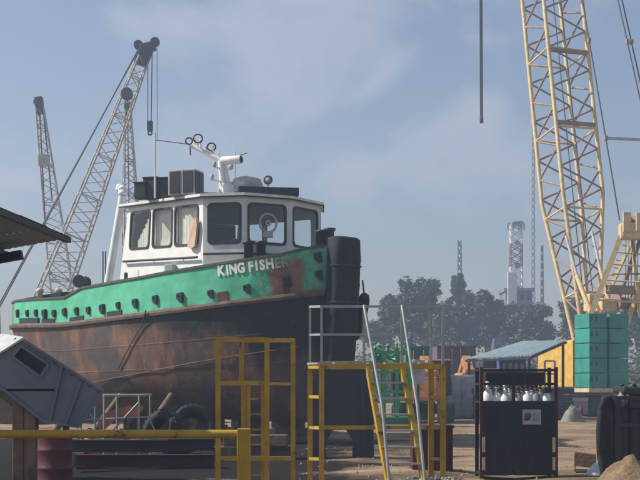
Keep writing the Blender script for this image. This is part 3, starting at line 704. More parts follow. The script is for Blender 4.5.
drum(55, 19.3, 'dark red steel drum behind the yellow barrier', M['maroon'])
# sawn timber heap beneath the bow side
for k, (px, Y, z, rz_) in enumerate(((232, 27, .13, .2), (252, 27.2, .13, -.1), (276, 27.4, .13, .15), (243, 27.1, .39, .05), (268, 27.2, .39, -.12))):
    P = G(px, Y); P.z = z
    o = box('timber_baulk', None, M['wood'], P, (.9, .3, .26), (0, 0, rz_), .02)
    tag(o, ['lower left timber baulk of the pile under the tug', 'lower middle timber baulk of the pile under the tug', 'lower right timber baulk of the pile under the tug', 'upper left timber baulk of the pile under the tug', 'upper right timber baulk of the pile under the tug'][k], 'timber', 'timber baulks under the tug')

# ------------------------------------------------------------------ trestle scaffold left under the hull
tr = thing('scaffold_trestle', 'light tubular scaffold trestle with a pale board below the tug', 'scaffold', G(112, 26.5)); It = inv(tr)
wp = lambda x, y, Y=26.5: It @ W(x, y, Y)
for x, Y in ((81, 26.5), (95, 27.5), (104, 26.3), (117, 27.3), (139, 26.5), (150, 27.4)): bar('upright', tr, Vector((wp(x, 400, Y).x, Y - 26.5, 0)), wp(x, 395, Y), .022, M['galv'])
bar('brace', tr, wp(82, 398), wp(96, 425), .018, M['galv']); bar('brace', tr, wp(150, 420), wp(172, 470), .018, M['galv']); bar('brace', tr, wp(104, 440), wp(139, 402), .018, M['galv'])
for y in (462, 440, 420): bar('ledger', tr, wp(81, y - (2 if y > 450 else 0)), wp(180 if y > 450 else 150, y - 3), .018, M['galv'])
box('scaffold_board', tr, M['board'], wp(115, 395.5) + Vector((0, .3, 0)), (1.25, .24, .05), bev=.008); box('scaffold_board', tr, M['board'], wp(118, 395.5) + Vector((0, .58, .01)), (1.3, .24, .05), (0, 0, .03), bev=.008)
bp_ = thing('salmon_buoy', 'small salmon pink buoy hanging beside the scaffold trestle', 'buoy', W(89.5, 455, 25.5) * 1)
bp_.location.z = 0
zt_ = W(89.5, 434, 25.5).z
lathe('float', bp_, M['salmon'], [(.02, .06), (.10, .12), (.135, .3), (.12, zt_ - .12), (.05, zt_), (.02, zt_ + .03)], 18)
torus('eye', bp_, M['darksteel'], .05, .015, (0, 0, zt_ + .07), (R(90), 0, 0), 14, 6)
sp = thing('salmon_plate', 'curved salmon red steel plate propped behind the scaffold trestle', 'steel plate', G(122, 29.5)); Is = inv(sp)
top = [(98, 421), (104, 414), (115, 409), (128, 406), (143, 405)]; bot = [(143, 410), (134, 419), (124, 418), (114, 421), (104, 430), (99, 434)]
prism('plate', sp, M['salmon'], [Is @ W(x, y, 29.5) for x, y in top + bot], (0, .05, 0))
for x in (103, 125, 138): bar('stay', sp, Is @ W(x, 416, 29.55), Is @ Vector((W(x, 416, 29.9).x, 30.1, 0)), .03, M['rust'])

for k, (px0, px1, Y, z, m_, lab) in enumerate(((70, 168, 24.0, .42, 'darksteel', 'upper dark steel beam stacked on stools below the scaffold'), (76, 214, 23.4, .16, 'maroon', 'long dark red steel beam on the ground below the scaffold'), (150, 214, 25.0, .40, 'darksteel', 'short dark steel beam beside the tyres'))):
    a_, b_ = G(px0, Y), G(px1, Y); be = thing('steel_beam', lab, 'beam', ((a_.x + b_.x) / 2, Y, 0), R((-2, 1.5, 4)[k]), 'steel beams below the tug'); be['kind'] = 'thing'; ln_ = b_.x - a_.x
    for zz in (z - .11, z + .11): box('flange', be, M[m_], (0, 0, zz), (ln_, .22, .03), bev=.004)
    box('web', be, M[m_], (0, 0, z), (ln_ - .004, .03, .2), bev=.002)
    for xx in (-ln_ * .4, ln_ * .4):
        if z > .3: box('stool', be, M['wood'], (xx, 0, (z - .125) / 2), (.25, .3, z - .125), bev=.02)
# ------------------------------------------------------------------ hopper on its post
hp_ = thing('hopper', 'slanted grey blue steel hopper with a dark square opening on a timber post', 'hopper', G(30, 20)); Ih = inv(hp_)
face = [(-26, 372), (24, 340), (103, 391), (79, 427), (44, 421), (6, 391)]
ev = Vector((-.62, .95, .10))
win_ = [(21, 346), (49, 364.5), (41, 377), (13, 357)]
prism('shell', hp_, M['hopper'], [Ih @ W(x, y, 20) for x, y in face], ev, [[Ih @ W(x, y, 20) for x, y in win_]])
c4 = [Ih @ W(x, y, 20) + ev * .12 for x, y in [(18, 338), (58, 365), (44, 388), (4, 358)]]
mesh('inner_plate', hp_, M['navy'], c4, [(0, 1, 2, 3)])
c5 = [Ih @ W(x, y, 20) for x, y in ((-24, 371), (24, 340))]
prism('lid', hp_, M['lgrey'], [c5[0] + Vector((0, -.04, .01)), c5[1] + Vector((0, -.04, .01)), c5[1] + Vector((0, -.04, .05)), c5[0] + Vector((0, -.04, .05))], ev)
fo_ = [Ih @ W(x, y, 20) + Vector((0, -.012, 0)) for x, y in face]
for a, b in zip(fo_[1:], fo_[2:] + fo_[:1]): bar('edge_flange', hp_, a, b, .022, M['hopper'], sq=True)
wo_ = [Ih @ W(x, y, 20) + Vector((0, -.01, 0)) for x, y in win_]
for a, b in zip(wo_, wo_[1:] + wo_[:1]): bar('opening_frame', hp_, a, b, .02, M['hopper'], sq=True)
bar('rib', hp_, Ih @ W(62, 366, 19.98), Ih @ W(50, 420, 19.98), .022, M['hopper'], sq=True); bar('rib', hp_, Ih @ W(82, 379, 19.98), Ih @ W(66, 423, 19.98), .022, M['hopper'], sq=True)
for k in range(9): lathe('bolt', hp_, M['darksteel'], [(.018, 0), (.018, .014), (.004, .016)], 8, fo_[1].lerp(fo_[2], (k + .5) / 9) + Vector((0, -.022, -.06)), (R(90), 0, 0))
box('bearer', hp_, M['wood'], Ih @ W(22, 390, 20.25), (1.25, .5, .07), bev=.015)
for k, x in enumerate((19.5, 31.5)): P = Ih @ G(x, 20.2); box('post', hp_, M['wood'], (P.x, P.y, .76), (.195, .24, 1.52), bev=.02)
bar('leg', hp_, Ih @ Vector((W(66, 0, 20.4).x, 20.4, 0)), Ih @ W(66, 421, 20.4), .06, M['darksteel'])
P = Ih @ G(-14, 20.6); bar('leg', hp_, (P.x, P.y, 0), (P.x, P.y, 1.6), .06, M['darksteel'])

# ------------------------------------------------------------------ corrugated awning at the left edge
aw = thing('awning', 'dark corrugated sheet awning jutting in from the left edge', 'awning', G(-2, 14)); Ia = inv(aw)
C1 = W(72, 237.5, 14); C0 = W(0, 207, 11.67); dn = (C0 - C1) / (C1.y - C0.y)
lf = (W(0, 250.5, 14) - C1); lf = lf / abs(lf.x)
def corrug(name, parent, m, O, a, b, la, lb, amp=.012, per=.076, th=.002):
    k = int(la / per * 6); vs = []; nrm = a.cross(b).normalized()
    for i in range(k + 1):
        u = la * i / k
        for v in (0, lb): vs.append(O + a * u + b * v + nrm * amp * math.sin(2 * math.pi * u / per))
    return mesh(name, parent, m, vs, [(2 * i, 2 * i + 2, 2 * i + 3, 2 * i + 1) for i in range(k)], True)
dnn = dn.normalized(); lfn = lf.normalized()
for k in range(6):
    corrug('roof_sheet', aw, M['awning'], Ia @ C1 + dnn * (k * .86) + Vector((0, 0, .006 * (k % 2))), lfn, dnn, 3.6, .90, .004)
ga = Ia @ C1 + Vector((-.02, 0, -.03)); bar('edge_beam', aw, ga + lfn * .02, ga + dnn * 5 + lfn * .02, .03, M['darksteel'], sq=True)
for k in range(3): o_ = ga + lfn * (.75 + k * 1.1) + Vector((0, 0, -.05)); bar('purlin', aw, o_ + dnn * .05, o_ + dnn * 5, .04, M['darksteel'], sq=True)
for k in range(3): o_ = ga + dnn * (.35 + 2.1 * k) + Vector((0, 0, -.13)); bar('rafter', aw, o_ + lfn * .45, o_ + lfn * 3.5, .05, M['navy'], sq=True)
P = Ia @ G(0.5, 14.0)
for yy in (.0, -4.0): bar('post', aw, (P.x - .045, yy - .3, 0), (P.x - .045, yy - .3, 3.05), .05, M['darksteel'], sq=True)
bar('post', aw, (P.x - 2.4, -.3, 0), (P.x - 2.4, -.3, 2.55), .05, M['darksteel'], sq=True); bar('post', aw, (P.x - 2.4, -4.3, 0), (P.x - 2.4, -4.3, 2.75), .05, M['darksteel'], sq=True)

# ------------------------------------------------------------------ yellow barrier in front
ba = thing('yellow_barrier', 'heavy yellow pipe barrier rail crossing the lower left foreground', 'barrier', G(243, 10.3)); Ib = inv(ba)
zc = W(0, 434, 10.3).z
bar('rail', ba, Ib @ Vector((-5.2, 10.3, zc)), Ib @ Vector((W(238, 0, 10.3).x, 10.3, zc)), .036, M['yellow'], 14)
box('post', ba, M['yellow'], Ib @ Vector((W(243.7, 0, 10.3).x, 10.3, W(0, 428.5, 10.3).z / 2)), (.11, .11, W(0, 428.5, 10.3).z), bev=.008)
box('post', ba, M['yellow'], Ib @ Vector((-5.1, 10.3, .56)), (.11, .11, 1.12), bev=.008)
bar('rail', ba, Ib @ Vector((-5.2, 10.3, .55)), Ib @ Vector((W(238, 0, 10.3).x, 10.3, .55)), .03, M['yellow'], 14)

# ------------------------------------------------------------------ yellow ladder frame
lf_ = thing('ladder_frame', 'narrow yellow square tube frame with a rung ladder before the tug', 'access frame', G(217, 16)); If = inv(lf_)
YA, YB = 16.0, 16.85
def fpnt(x, y, Y): return If @ W(x, y, Y)
def vert(name, x, y0, y1, Y, r=.032, m='yellow'):
    a, b = W(x, y0, Y), W(x, y1, Y) if y1 else G(x, Y); return bar(name, lf_, If @ a, If @ b, r, M[m], sq=True)
vert('post', 218, 337.5, None, YA); vert('post', 267, 338, None, YA); vert('post', 293, 338.5, None, YB); vert('post', 241.5, 339, 383, YB); vert('post', 243.5, 385, None, YB)
for y in (339.5, 383, 458.5): bar('front_rail', lf_, fpnt(218, y, YA), fpnt(267, y, YA), .03, M['yellow'], sq=True)
for y in (340.5, 458.5): bar('back_rail', lf_, fpnt(242, y, YB), fpnt(293, y, YB), .028, M['yellow'], sq=True)
for y in (340, 458.5):
    bar('side_rail', lf_, fpnt(267, y, YA), fpnt(293, y, YB), .026, M['yellow'], sq=True); bar('side_rail', lf_, fpnt(218, y, YA), fpnt(242, y, YB), .026, M['yellow'], sq=True)
bar('side_rail', lf_, fpnt(267, 383.5, YA), fpnt(293, 384, YB), .02, M['yellow'], sq=True)
vert('ladder_stile', 248.5, 386, None, YA + .1, .024); vert('ladder_stile', 263, 386, None, YA + .1, .024)
for k in range(9): bar('rung', lf_, fpnt(248.5, 399 + 15.2 * k, YA + .1), fpnt(263, 399 + 15.2 * k, YA + .1), .012, M['yellow'])

# ------------------------------------------------------------------ stair platform with grey guard rails
pf = thing('stair_platform', 'yellow steel access platform with grey guard rails and a steep stair', 'access platform', G(321, 18.3)); Ip = inv(pf)
Y0, Y1 = 18.3, 19.25
pp = lambda x, y, Y: Ip @ W(x, y, Y)
def pbar(name, a, b, r=.03, m='yellow', sq=True): return bar(name, pf, pp(*a), pp(*b), r, M[m], sq=sq)
for x, Y in ((321.5, Y0), (443, Y0), (310, Y1), (431, Y1)):
    b = G(x, Y); bar('post', pf, Ip @ b, pp(x, 366, Y), .042, M['yellow'], sq=True)
for x, Y in ((321.5, Y0), (443, Y0), (310, Y1), (431, Y1), (364, Y0)):
    bar('guard_post', pf, pp(x, 364, Y), pp(x, 306, Y), .02, M['galv'], sq=True)
for y, r in ((306.5, .019), (334.5, .016)):
    for a, b in (((321.5, y, Y0), (364, y, Y0)), ((321.5, y, Y0), (310, y + .3, Y1)), ((310, y, Y1), (431, y, Y1)), ((431, y, Y1), (443, y, Y0)), ((402, y, Y0), (443, y, Y0))): pbar('guard_rail', a, b, r, 'galv')
bar('guard_post', pf, pp(402, 364, Y0), pp(402, 306, Y0), .02, M['galv'], sq=True)
for a, b in (((321.5, 366.5, Y0), (443, 366.5, Y0)), ((310, 366.5, Y1), (431, 366.5, Y1))): pbar('deck_beam', a, b, .042)
for x0, x1 in ((321.5, 310), (443, 431)):
    pbar('deck_beam', (x0, 366.5, Y0), (x1, 366.5, Y1), .034)
    for y in (397, 428, 459): pbar('side_rung', (x0, y, Y0), (x1, y - .3, Y1), .024)
for k in range(7):
    x0, x1 = 329 + 17 * k - 4, 329 + 17 * k - 15
    a, b = pp(x0, 364.4, Y0 + .04), pp(x1, 364.6, Y1 - .04); o = bar('deck_plank', pf, a + Vector((.0, 0, .015)), b + Vector((0, 0, .015)), .05, M['galv'], sq=True); o.scale = (.23, .03, o.scale.z)
pbar('lower_beam', (321.5, 427.5, Y0), (443, 427.5, Y0), .03); pbar('lower_beam', (310, 427.5, Y1), (431, 427.5, Y1), .028)
# stair
st0, st1 = (368, 367, Y0 - .02), (402, 367, Y0 - .02)
def stairpt(side, f):
    a = pp(*(st0 if side == 0 else st1)); b = Ip @ Vector((a.x + Ip.inverted().translation.x + .30, Y0 - .95, 0)); return a + (b - a) * f
for sd in (0, 1):
    bar('stringer', pf, stairpt(sd, 0), stairpt(sd, 1), .038, M['yellow'], sq=True)
    h0 = stairpt(sd, 0) + Vector((-.06 if sd == 0 else .0, 0, .94)); h1 = stairpt(sd, .62) + Vector((0, -.04, .58))
    bar('hand_rail', pf, h0, h1, .024, M['galv']); bar('hand_rail', pf, h1, stairpt(sd, .92) + Vector((0, -.03, .02)), .024, M['galv'])
for k in range(1, 8):
    f = k / 8; a, b = stairpt(0, f), stairpt(1, f); o = bar('tread', pf, a, b, .1, M['galv'], sq=True); o.scale = (.17, .025, o.scale.z)

# ------------------------------------------------------------------ cylinder rack (dark, with sign)
def cylinder_rack(name, label, px0, px1, ytop, Y, depth, panel, tops, sign=True):
    rk = thing(name, label, 'cylinder rack', G((px0 + px1) / 2, Y)); J = inv(rk)
    P = lambda x, y, d=0: J @ (W(x, y, Y) + Vector((0, d, 0)))
    kk = F / Y; r = 1.7 / kk
    for x in (px0 + 1.5, px1 - 1.5):
        for d in (0, depth): a = P(x, ytop, d); bar('post', rk, (a.x, a.y, 0), a, r, M['maroon' if d == 0 else 'navy'], sq=True)
    return rk, J, P, r
rk, J, P, r = cylinder_rack('cylinder_rack', 'dark navy rack of white shouldered gas cylinders with a small sign', 480, 557.5, 367, 21, .62, True, None)
for d in (0, .62):
    bar('top_rail', rk, P(481, 370, d), P(556, 370, d), .022, M['navy'], sq=True); bar('top_rail', rk, P(481, 384, d), P(556, 384, d), .022, M['navy'], sq=True)
    bar('mid_post', rk, P(513.5, 470, d), P(513.5, 371, d), .025, M['navy'], sq=True)
bar('mid_post', rk, P(525, 384, .0), P(525, 371, 0), .02, M['navy'], sq=True)
for x in (481, 556):
    for y in (370, 384, 402, 474): bar('end_rail', rk, P(x, y, 0), P(x, y, .62), .02, M['navy'], sq=True)
box('lifting_beam', rk, M['navy'], P(518, 377.5, .31), (1.05, .09, .20), bev=.02)
for x0, x1 in ((483, 512.5), (514.5, 554.5)):
    a, b = P(x0, 401, -.02), P(x1, 475, -.02); box('side_panel', rk, M['navy'], ((a.x + b.x) / 2, -.02, (a.z + b.z) / 2), (b.x - a.x, .018, a.z - b.z), bev=.006)
    for k in range(1, 4): x = a.x + (b.x - a.x) * k / 4; bar('panel_rib', rk, (x, -.033, b.z + .02), (x, -.033, a.z - .02), .012, M['navy'], sq=True)
for x in (483.5, 553.5): 
    for y0, y1 in ((437, 452), (457, 470)): a, b = P(x, y0, -.035), P(x, y1, -.035); box('reflector', rk, M['cream'], (a.x, a.y, (a.z + b.z) / 2), (.05, .012, a.z - b.z), bev=.003)
box('floor_plate', rk, M['navy'], P(518.5, 473, .31), (1.28, .62, .04), bev=.005)
a, b = P(522, 409.5, -.052), P(540.5, 424.5, -.052); sg = box('sign', rk, M['lgrey'], ((a.x + b.x) / 2, -.052, (a.z + b.z) / 2), (b.x - a.x, .012, a.z - b.z), bev=.003, label='small grey sign plate with a round dark emblem')
lathe('emblem', sg, M['blue'], [(.005, -.005), (.058, -.005), (.058, .004), (.005, .004)], 20, (-.07, -.008, .02), (R(90), 0, 0)); 
for k, (wd, zz) in enumerate(((.12, .06), (.12, .03), (.10, 0), (.12, -.03), (.11, -.06))): box('print_line', sg, M['grey'], (.075, -.0075, zz), (wd, .003, .010), bev=0)
bo = lathe('emblem_base', sg, M['darksteel'], [(.004, -.004), (.05, -.004), (.05, .003), (.004, .003)], 16, (-.085, -.0085, -.035), (R(90), 0, 0)); bo.scale = (1, .5, 1)
def gas_bottle(P0, label, white, cap):
    g_ = thing('gas_cylinder', label, 'gas cylinder', P0, 0, 'gas cylinders in the racks')
    sh = rnd.choice((M['white2'], M['white'])) if white else (rnd.choice((M['grey'], M['lgrey'])) if label.startswith('rear') else M['grey'])
    lathe('body', g_, M['darksteel'], [(.10, 0), (.114, .02), (.114, 1.25), (.113, 1.27)], 18)
    lathe('shoulder', g_, sh, [(.1145, 1.24), (.1145, 1.28), (.10, 1.35), (.075, 1.41), (.045, 1.45), (.035, 1.47), (.035, 1.49)], 18)
    lathe('valve', g_, sh if cap else M['darksteel'], [(.030, 1.49), (.030, 1.52), (.018, 1.53), (.018, 1.57), (.035, 1.575), (.035, 1.60), (.01, 1.605)], 12)
    g_.scale = (1, 1, rnd.uniform(.955, 1.03)); g_.rotation_euler[2] = rnd.uniform(-2, 2)
    bar('valve_outlet', g_, (0, 0, 1.55), (.06, -.02, 1.55), .014, M['darksteel'])
BN = ['leftmost', 'second', 'third', 'fourth', 'fifth', 'sixth', 'seventh']
for k, (px, white) in enumerate(((487.5, 1), (496, 1), (505, 1), (518.5, 0), (527, 1), (536, 0), (545.5, 1))):
    q = G(px, 21.14); q.z = .0
    q.z = max(0, 0.05)
    gas_bottle(q, (BN[k] + (' gas cylinder from the left' if k else ' gas cylinder') + ' in the front row of the signed rack, ' + ('white' if white else 'grey') + ' shoulder'), white, k < 3)
for k, px in enumerate((491, 500, 509, 522, 531, 540, 549)):
    q = G(px, 21.46); q.z = .05; gas_bottle(q, ('rear row cylinder of the signed rack, ' + BN[k] + (' from the left' if k else '')), False, False)

# ------------------------------------------------------------------ dark rack at the right edge
rk2 = thing('tarped_rack', 'dark steel rack of cylinders with a black hose bundle at the right edge', 'cylinder rack', G(620, 19.6)); J = inv(rk2)
P = lambda x, y, d=0: J @ (W(x, y, 19.6) + Vector((0, d, 0)))
for x in (617, 664):
    for d in (0, .7): a = P(x, 397, d); bar('post', rk2, (a.x, a.y, 0), a, .045, M['darksteel'], sq=True)
for d in (0, .7):
    for y in (398, 425, 470): bar('rail', rk2, P(617, y, d), P(664, y, d), .03, M['darksteel'], sq=True)
for x in (617, 664):
    for y in (398, 425, 470): bar('rail', rk2, P(x, y, 0), P(x, y, .7), .03, M['darksteel'], sq=True)
bar('rail', rk2, P(606, 398, .1), P(617, 398, .05), .03, M['darksteel'], sq=True)
for k, x in enumerate((601.5, 604.5, 608, 611)):
    pts = [P(x + 4, 397, .06 * k), P(x, 410, .02), P(x - 2 + .4 * k, 432, -.02), P(x - 1, 455, 0), P(x + 2, 474, -.05), Vector((P(x + 3, 480).x, -.08, .02))]
    for a, b in zip(pts, pts[1:]): bar('hose', rk2, a, b, .062, M['black'], 10)
    for a in pts[1:-1]: lathe('hose_bend', rk2, M['black'], [(.005, -.062), (.044, -.044), (.062, 0), (.044, .044), (.005, .062)], 10, a)
box('cover', rk2, M['darksteel'], P(646, 392, .35), (.75, .75, .12), (0, R(6), 0), .05); box('cover', rk2, M['navy'], P(640, 404, .3), (.5, .6, .16), (0, 0, R(12)), .06)
for k, x in enumerate((622, 634, 646, 658)):
    q = G(x, 19.8); q.z = .03; gas_bottle(q, (['leftmost dark cylinder in the right edge rack', 'second dark cylinder in the right edge rack', 'third dark cylinder in the right edge rack', 'rightmost dark cylinder in the right edge rack'][k]), False, False)
    
# ------------------------------------------------------------------ maroon bin, small debris
mb_ = thing('maroon_bin', 'maroon steel bin standing behind the stair platform legs', 'bin', G(432.5, 22)); J = inv(mb_)
a, b = J @ W(412.5, 425, 22), J @ W(453, 474, 22)
box('bin_body', mb_, M['maroon'], ((a.x + b.x) / 2, .3, a.z / 2), (b.x - a.x, .6, a.z - .0), bev=.015)
for z in (.02, a.z - .03): box('rim', mb_, M['maroon'], ((a.x + b.x) / 2, .3, z), (b.x - a.x + .05, .65, .05), bev=.01)
for k in range(3): box('rib', mb_, M['maroon'], (a.x + (b.x - a.x) * (k + .5) / 3, -.015, a.z / 2), (.05, .03, a.z - .1), bev=.006)
cz_ = thing('broken_crate', 'small weathered broken crate on the sand left of the right rack', 'crate', G(585, 22.6), R(-12)); 
for k in range(3): box('slat', cz_, M['wood'], (0, -.15, .14 + .085 * k), (.40, .018, .075), (0, R(6), 0), .005)
for k in range(3): box('slat', cz_, M['wood'], (0, .15, .14 + .085 * k), (.40, .018, .075), (0, R(6), 0), .005)
for x in (-.18, .18): box('end_board', cz_, M['wood'], (x, 0, .16), (.02, .29, .28), bev=.004)
box('base_board', cz_, M['wood'], (0, 0, .03), (.42, .30, .02), bev=.004)
def heap(name, label, cat, px, Y, rx, ry, h, m, seed, kind=None, n=26):
    c = G(px, Y); vs, fs = [], []; rings = 14
    vs.append((0, 0, h * (1 + .1 * noise.noise(Vector((seed, 0, 0))))))
    for i in range(1, rings + 1):
        f = i / rings
        for j in range(n):
            a = 2 * math.pi * j / n; wv = 1 + .22 * noise.noise(Vector((math.cos(a) * 1.4 + seed, math.sin(a) * 1.4, f)))
            z = h * (1 - f * f) ** 1.2 + .25 * h * noise.fractal(Vector((math.cos(a) * f * 4, math.sin(a) * f * 4, seed)), 1, 2, 4) * (1 - f)
            vs.append((rx * f * wv * math.cos(a), ry * f * wv * math.sin(a), z - .06 * f))
    for j in range(n): fs.append((0, 1 + j, 1 + (j + 1) % n))
    for i in range(rings - 1):
        for j in range(n): fs.append((1 + i * n + j, 1 + (i + 1) * n + j, 1 + (i + 1) * n + (j + 1) % n, 1 + i * n + (j + 1) % n))
    o = mesh(name, None, m, vs, fs, True); o.location = c; tag(o, label, cat, kind=kind); return o
heap('sand_mound', 'low mound of brown sand at the lower right corner', 'sand', 634, 17.2, .85, .9, .58, gm, 2.0)
heap('white_bag', 'crumpled white bag slumped on the sand beside the broken crate', 'bag', 596, 21.4, .26, .2, .24, M['white2'], 5.0)
heap('rubble_bank', 'low bank of rubble in front of the stair platform', 'rubble', 440, 17.6, .9, .5, .26, M['rubble'], 8.0)
heap('rubble_bank', 'low rubble heap left of the stair foot', 'rubble', 384, 17.4, .35, .35, .15, M['rubble'], 11.0)
# scattered stones, uncountable
def stones(name, label, spots, smin, smax, m):
    vs, fs = [], []
    ico = bmesh.new(); bmesh.ops.create_icosphere(ico, subdivisions=1, radius=1); iv = [v.co.copy() for v in ico.verts]; ifs = [[v.index for v in f.verts] for f in ico.faces]; ico.free()
    for (x, y, z) in spots:
        s = rnd.uniform(smin, smax); e_ = Euler((rnd.random() * 6, rnd.random() * 6, rnd.random() * 6)).to_matrix(); k = Vector((1, rnd.uniform(.6, .9), rnd.uniform(.4, .7))); b0 = len(vs)
        for v in iv: q = e_ @ Vector((v.x * k.x, v.y * k.y, v.z * k.z)); vs.append((x + q.x * s * rnd.uniform(.85, 1.1), y + q.y * s, z + q.z * s))
        fs += [[b0 + i for i in f] for f in ifs]
    o = mesh(name, None, m, vs, fs); return tag(o, label, 'stones', kind='stuff')
sp_ = []
for _ in range(700):
    Y = rnd.uniform(15.5, 48); px = rnd.uniform(300, 660); x = (px - 320) / F * Y; sp_.append((x, Y, gz(x, Y) + .01))
stones('gravel', 'small pale stones scattered over the sandy yard', sp_, .008, .035, M['rubble'])
sp_ = []
for _ in range(260):
    px = rnd.gauss(440, 18); Y = rnd.gauss(17.3, .3); x = (px - 320) / F * Y; sp_.append((x, Y, max(.04, .26 * (1 - ((px - 440) / 60) ** 2) * (1 - ((Y - 17.6) / .5) ** 2)) + .01))
stones('rubble_stones', 'broken pale stones lying over the rubble bank', sp_, .02, .07, M['rubble'])

# ------------------------------------------------------------------ lattice booms
def lattice(root, foot, tip, w0, wmid, w1, wdir, ddir, nb, m_ch, m_lc, rc, rl_, f0=.15, f1=.85, join_from=None):
    foot, tip = Vector(foot), Vector(tip); ax = tip - foot
    def wd(f):
        if f < f0: return w0 + (wmid - w0) * f / f0
        if f > f1: return wmid + (w1 - wmid) * (f - f1) / (1 - f1)
        return wmid
    def pt(f, i, j): return foot + ax * f + wdir * (wd(f) / 2 * i) + ddir * (wd(f) / 2 * j * .92)
    cor = [(-1, -1), (1, -1), (1, 1), (-1, 1)]
    br = [0, f0, f1, 1]
    for i, j in cor:
        for a, b in zip(br, br[1:]): bar('chord', root, pt(a, i, j), pt(b, i, j), rc, m_ch)
    rest = []
    for k in range(nb):
        fa, fb = k / nb, (k + 1) / nb
        for c in range(4):
            (i0, j0), (i1, j1) = cor[c], cor[(c + 1) % 4]
            if k % 2: (i0, j0), (i1, j1) = (i1, j1), (i0, j0)
            seg = (pt(fa, i0, j0), pt(fb, i1, j1))
            if join_from is not None and fa > join_from: rest.append(seg)
            else: bar('lacing', root, seg[0], seg[1], rl_, m_lc, 6)
            if k % 4 == 0 and k:
                seg = (pt(fa, i0, j0), pt(fa, i1, j1))
                if join_from is not None and fa > join_from: rest.append(seg)
                else: bar('batten', root, seg[0], seg[1], rl_ * 1.1, m_ch, 6)
    if rest: tubemesh('upper_lacing', root, rest, rl_, m_lc, 5, 'stuff')
    return pt
# far crane with the tall leaning boom
def crawler(root, I_, foot, heading, m):
    # simple machinery deck, cab and tracks beneath a boom foot (mostly hidden by the tug)
    P = foot; c, s = math.cos(heading), math.sin(heading)
    rt = (0, 0, heading)
    def loc(x, y, z): return (P.x + c * x - s * y, P.y + s * x + c * y, z)
    box('machinery_house', root, m, loc(-2.6, 0, 2.3), (4.6, 2.9, 1.9), rt, .08); box('cab', root, m, loc(.2, 1.2, 2.2), (1.5, 1.1, 1.7), rt, .08)
    for y in (-1.7, 1.7):
        box('track', root, M['darksteel'], loc(-1.6, y, .5), (5.6, .8, 1.0), rt, .3)
    box('counterweight', root, M['darksteel'], loc(-5.2, 0, 2.2), (.8, 2.9, 1.6), rt, .05)
YF = 86.0
c1 = thing('crawler_crane', 'weathered lattice boom crane leaning right with a hook, left behind the tug', 'crane', G(14, YF)); I1 = inv(c1)
ft, tp = I1 @ W(14, 396, YF), I1 @ W(143, 58, YF)
ax = (tp - ft).normalized(); wdir = Vector((ax.z, 0, -ax.x)).normalized(); wdir = (wdir * .93 + Vector((0, .37, 0))).normalized(); ddir = ax.cross(wdir).normalized()
pt1 = lattice(c1, ft, tp, 2.5, 2.1, .75, wdir, ddir, 34, M['farboom'], M['farboom'], .075, .035, .06, .30)
hd = tp
box('boom_head', c1, M['darksteel'], hd + ax * .2, (.95, .7, 1.5), (0, math.atan2(ax.x, ax.z), 0), .1)
box('head_arm', c1, M['darksteel'], I1 @ W(148, 47.5, YF), (1.1, .5, .7), (0, R(-15), 0), .1)
lathe('sheave', c1, M['darksteel'], [(.34, -.12), (.26, -.05), (.26, .05), (.34, .12)], 18, I1 @ W(155, 42, YF), (R(90), 0, 0)); lathe('sheave', c1, M['darksteel'], [(.34, -.12), (.26, -.05), (.26, .05), (.34, .12)], 18, I1 @ W(138.5, 45, YF), (R(90), 0, 0))
lathe('mid_sheave', c1, M['darksteel'], [(.42, -.2), (.34, -.08), (.34, .08), (.42, .2)], 16, I1 @ W(127, 94, YF - 1), (R(80), 0, 0))
for x in (147.8, 152.2): bar('hoist_rope', c1, I1 @ W(x, 50, YF), I1 @ W(x if x < 150 else 151.2, 122, YF), .035, M['rope'], 6)
bar('hoist_rope', c1, I1 @ W(157, 44, YF), I1 @ W(157.2, 138, YF), .02, M['rope'], 6)
box('hook_block', c1, M['darksteel'], I1 @ W(150, 126, YF), (.42, .3, .75), bev=.12); torus('hook', c1, M['darksteel'], .14, .06, I1 @ W(150, 133, YF), (R(90), 0, 0), 14, 6)
bar('pendant_rope', c1, I1 @ W(138, 50, YF), I1 @ W(-2, 310, YF), .055, M['rope'], 6); bar('pendant_rope', c1, I1 @ W(139, 49, YF + 1.2), I1 @ W(-4, 310, YF + 1.2), .05, M['rope'], 6)
bar('gantry_mast', c1, I1 @ W(-2, 310, YF), I1 @ W(2, 390, YF), .15, M['farboom']); bar('gantry_mast', c1, I1 @ W(-2, 310, YF), I1 @ W(-28, 385, YF), .15, M['farboom'])
crawler(c1, I1, ft, 0, M['farboom'])
YG = 98.0
c2 = thing('crawler_crane', 'short steep lattice boom crane at the far left behind the tug', 'crane', G(68, YG)); I2 = inv(c2)
ft, tp = I2 @ W(74, 395, YG), I2 @ W(39.5, 108, YG); ax = (tp - ft).normalized(); wdir = Vector((ax.z, .25, -ax.x)).normalized(); ddir = ax.cross(wdir).normalized()
lattice(c2, ft, tp, 2.0, 1.7, .65, wdir, ddir, 30, M['farboom'], M['farboom'], .075, .036, .08, .45)
box('boom_head', c2, M['darksteel'], tp + Vector((0, 0, .2)), (.65, .6, 1.4), (0, R(-6), 0), .1); bar('hoist_rope', c2, tp, I2 @ W(46, 240, YG - 1.5), .06, M['rope'], 6); bar('hoist_rope', c2, tp + Vector((.3, 0, 0)), I2 @ W(52, 200, YG - 1.5), .06, M['rope'], 6)
lathe('sheave', c2, M['darksteel'], [(.36, -.12), (.28, 0), (.36, .12)], 16, I2 @ W(38, 102, YG), (R(90), 0, 0)); box('rope_guide', c2, M['farboom'], I2 @ W(44, 160, YG - 1.2), (.9, .4, .9), bev=.05)
crawler(c2, I2, ft, R(180), M['farboom'])
YH = 104.0
c3 = thing('crawler_crane', 'near vertical grey lattice boom crane rising behind the wheelhouse exhaust', 'crane', G(134, YH)); I3 = inv(c3)
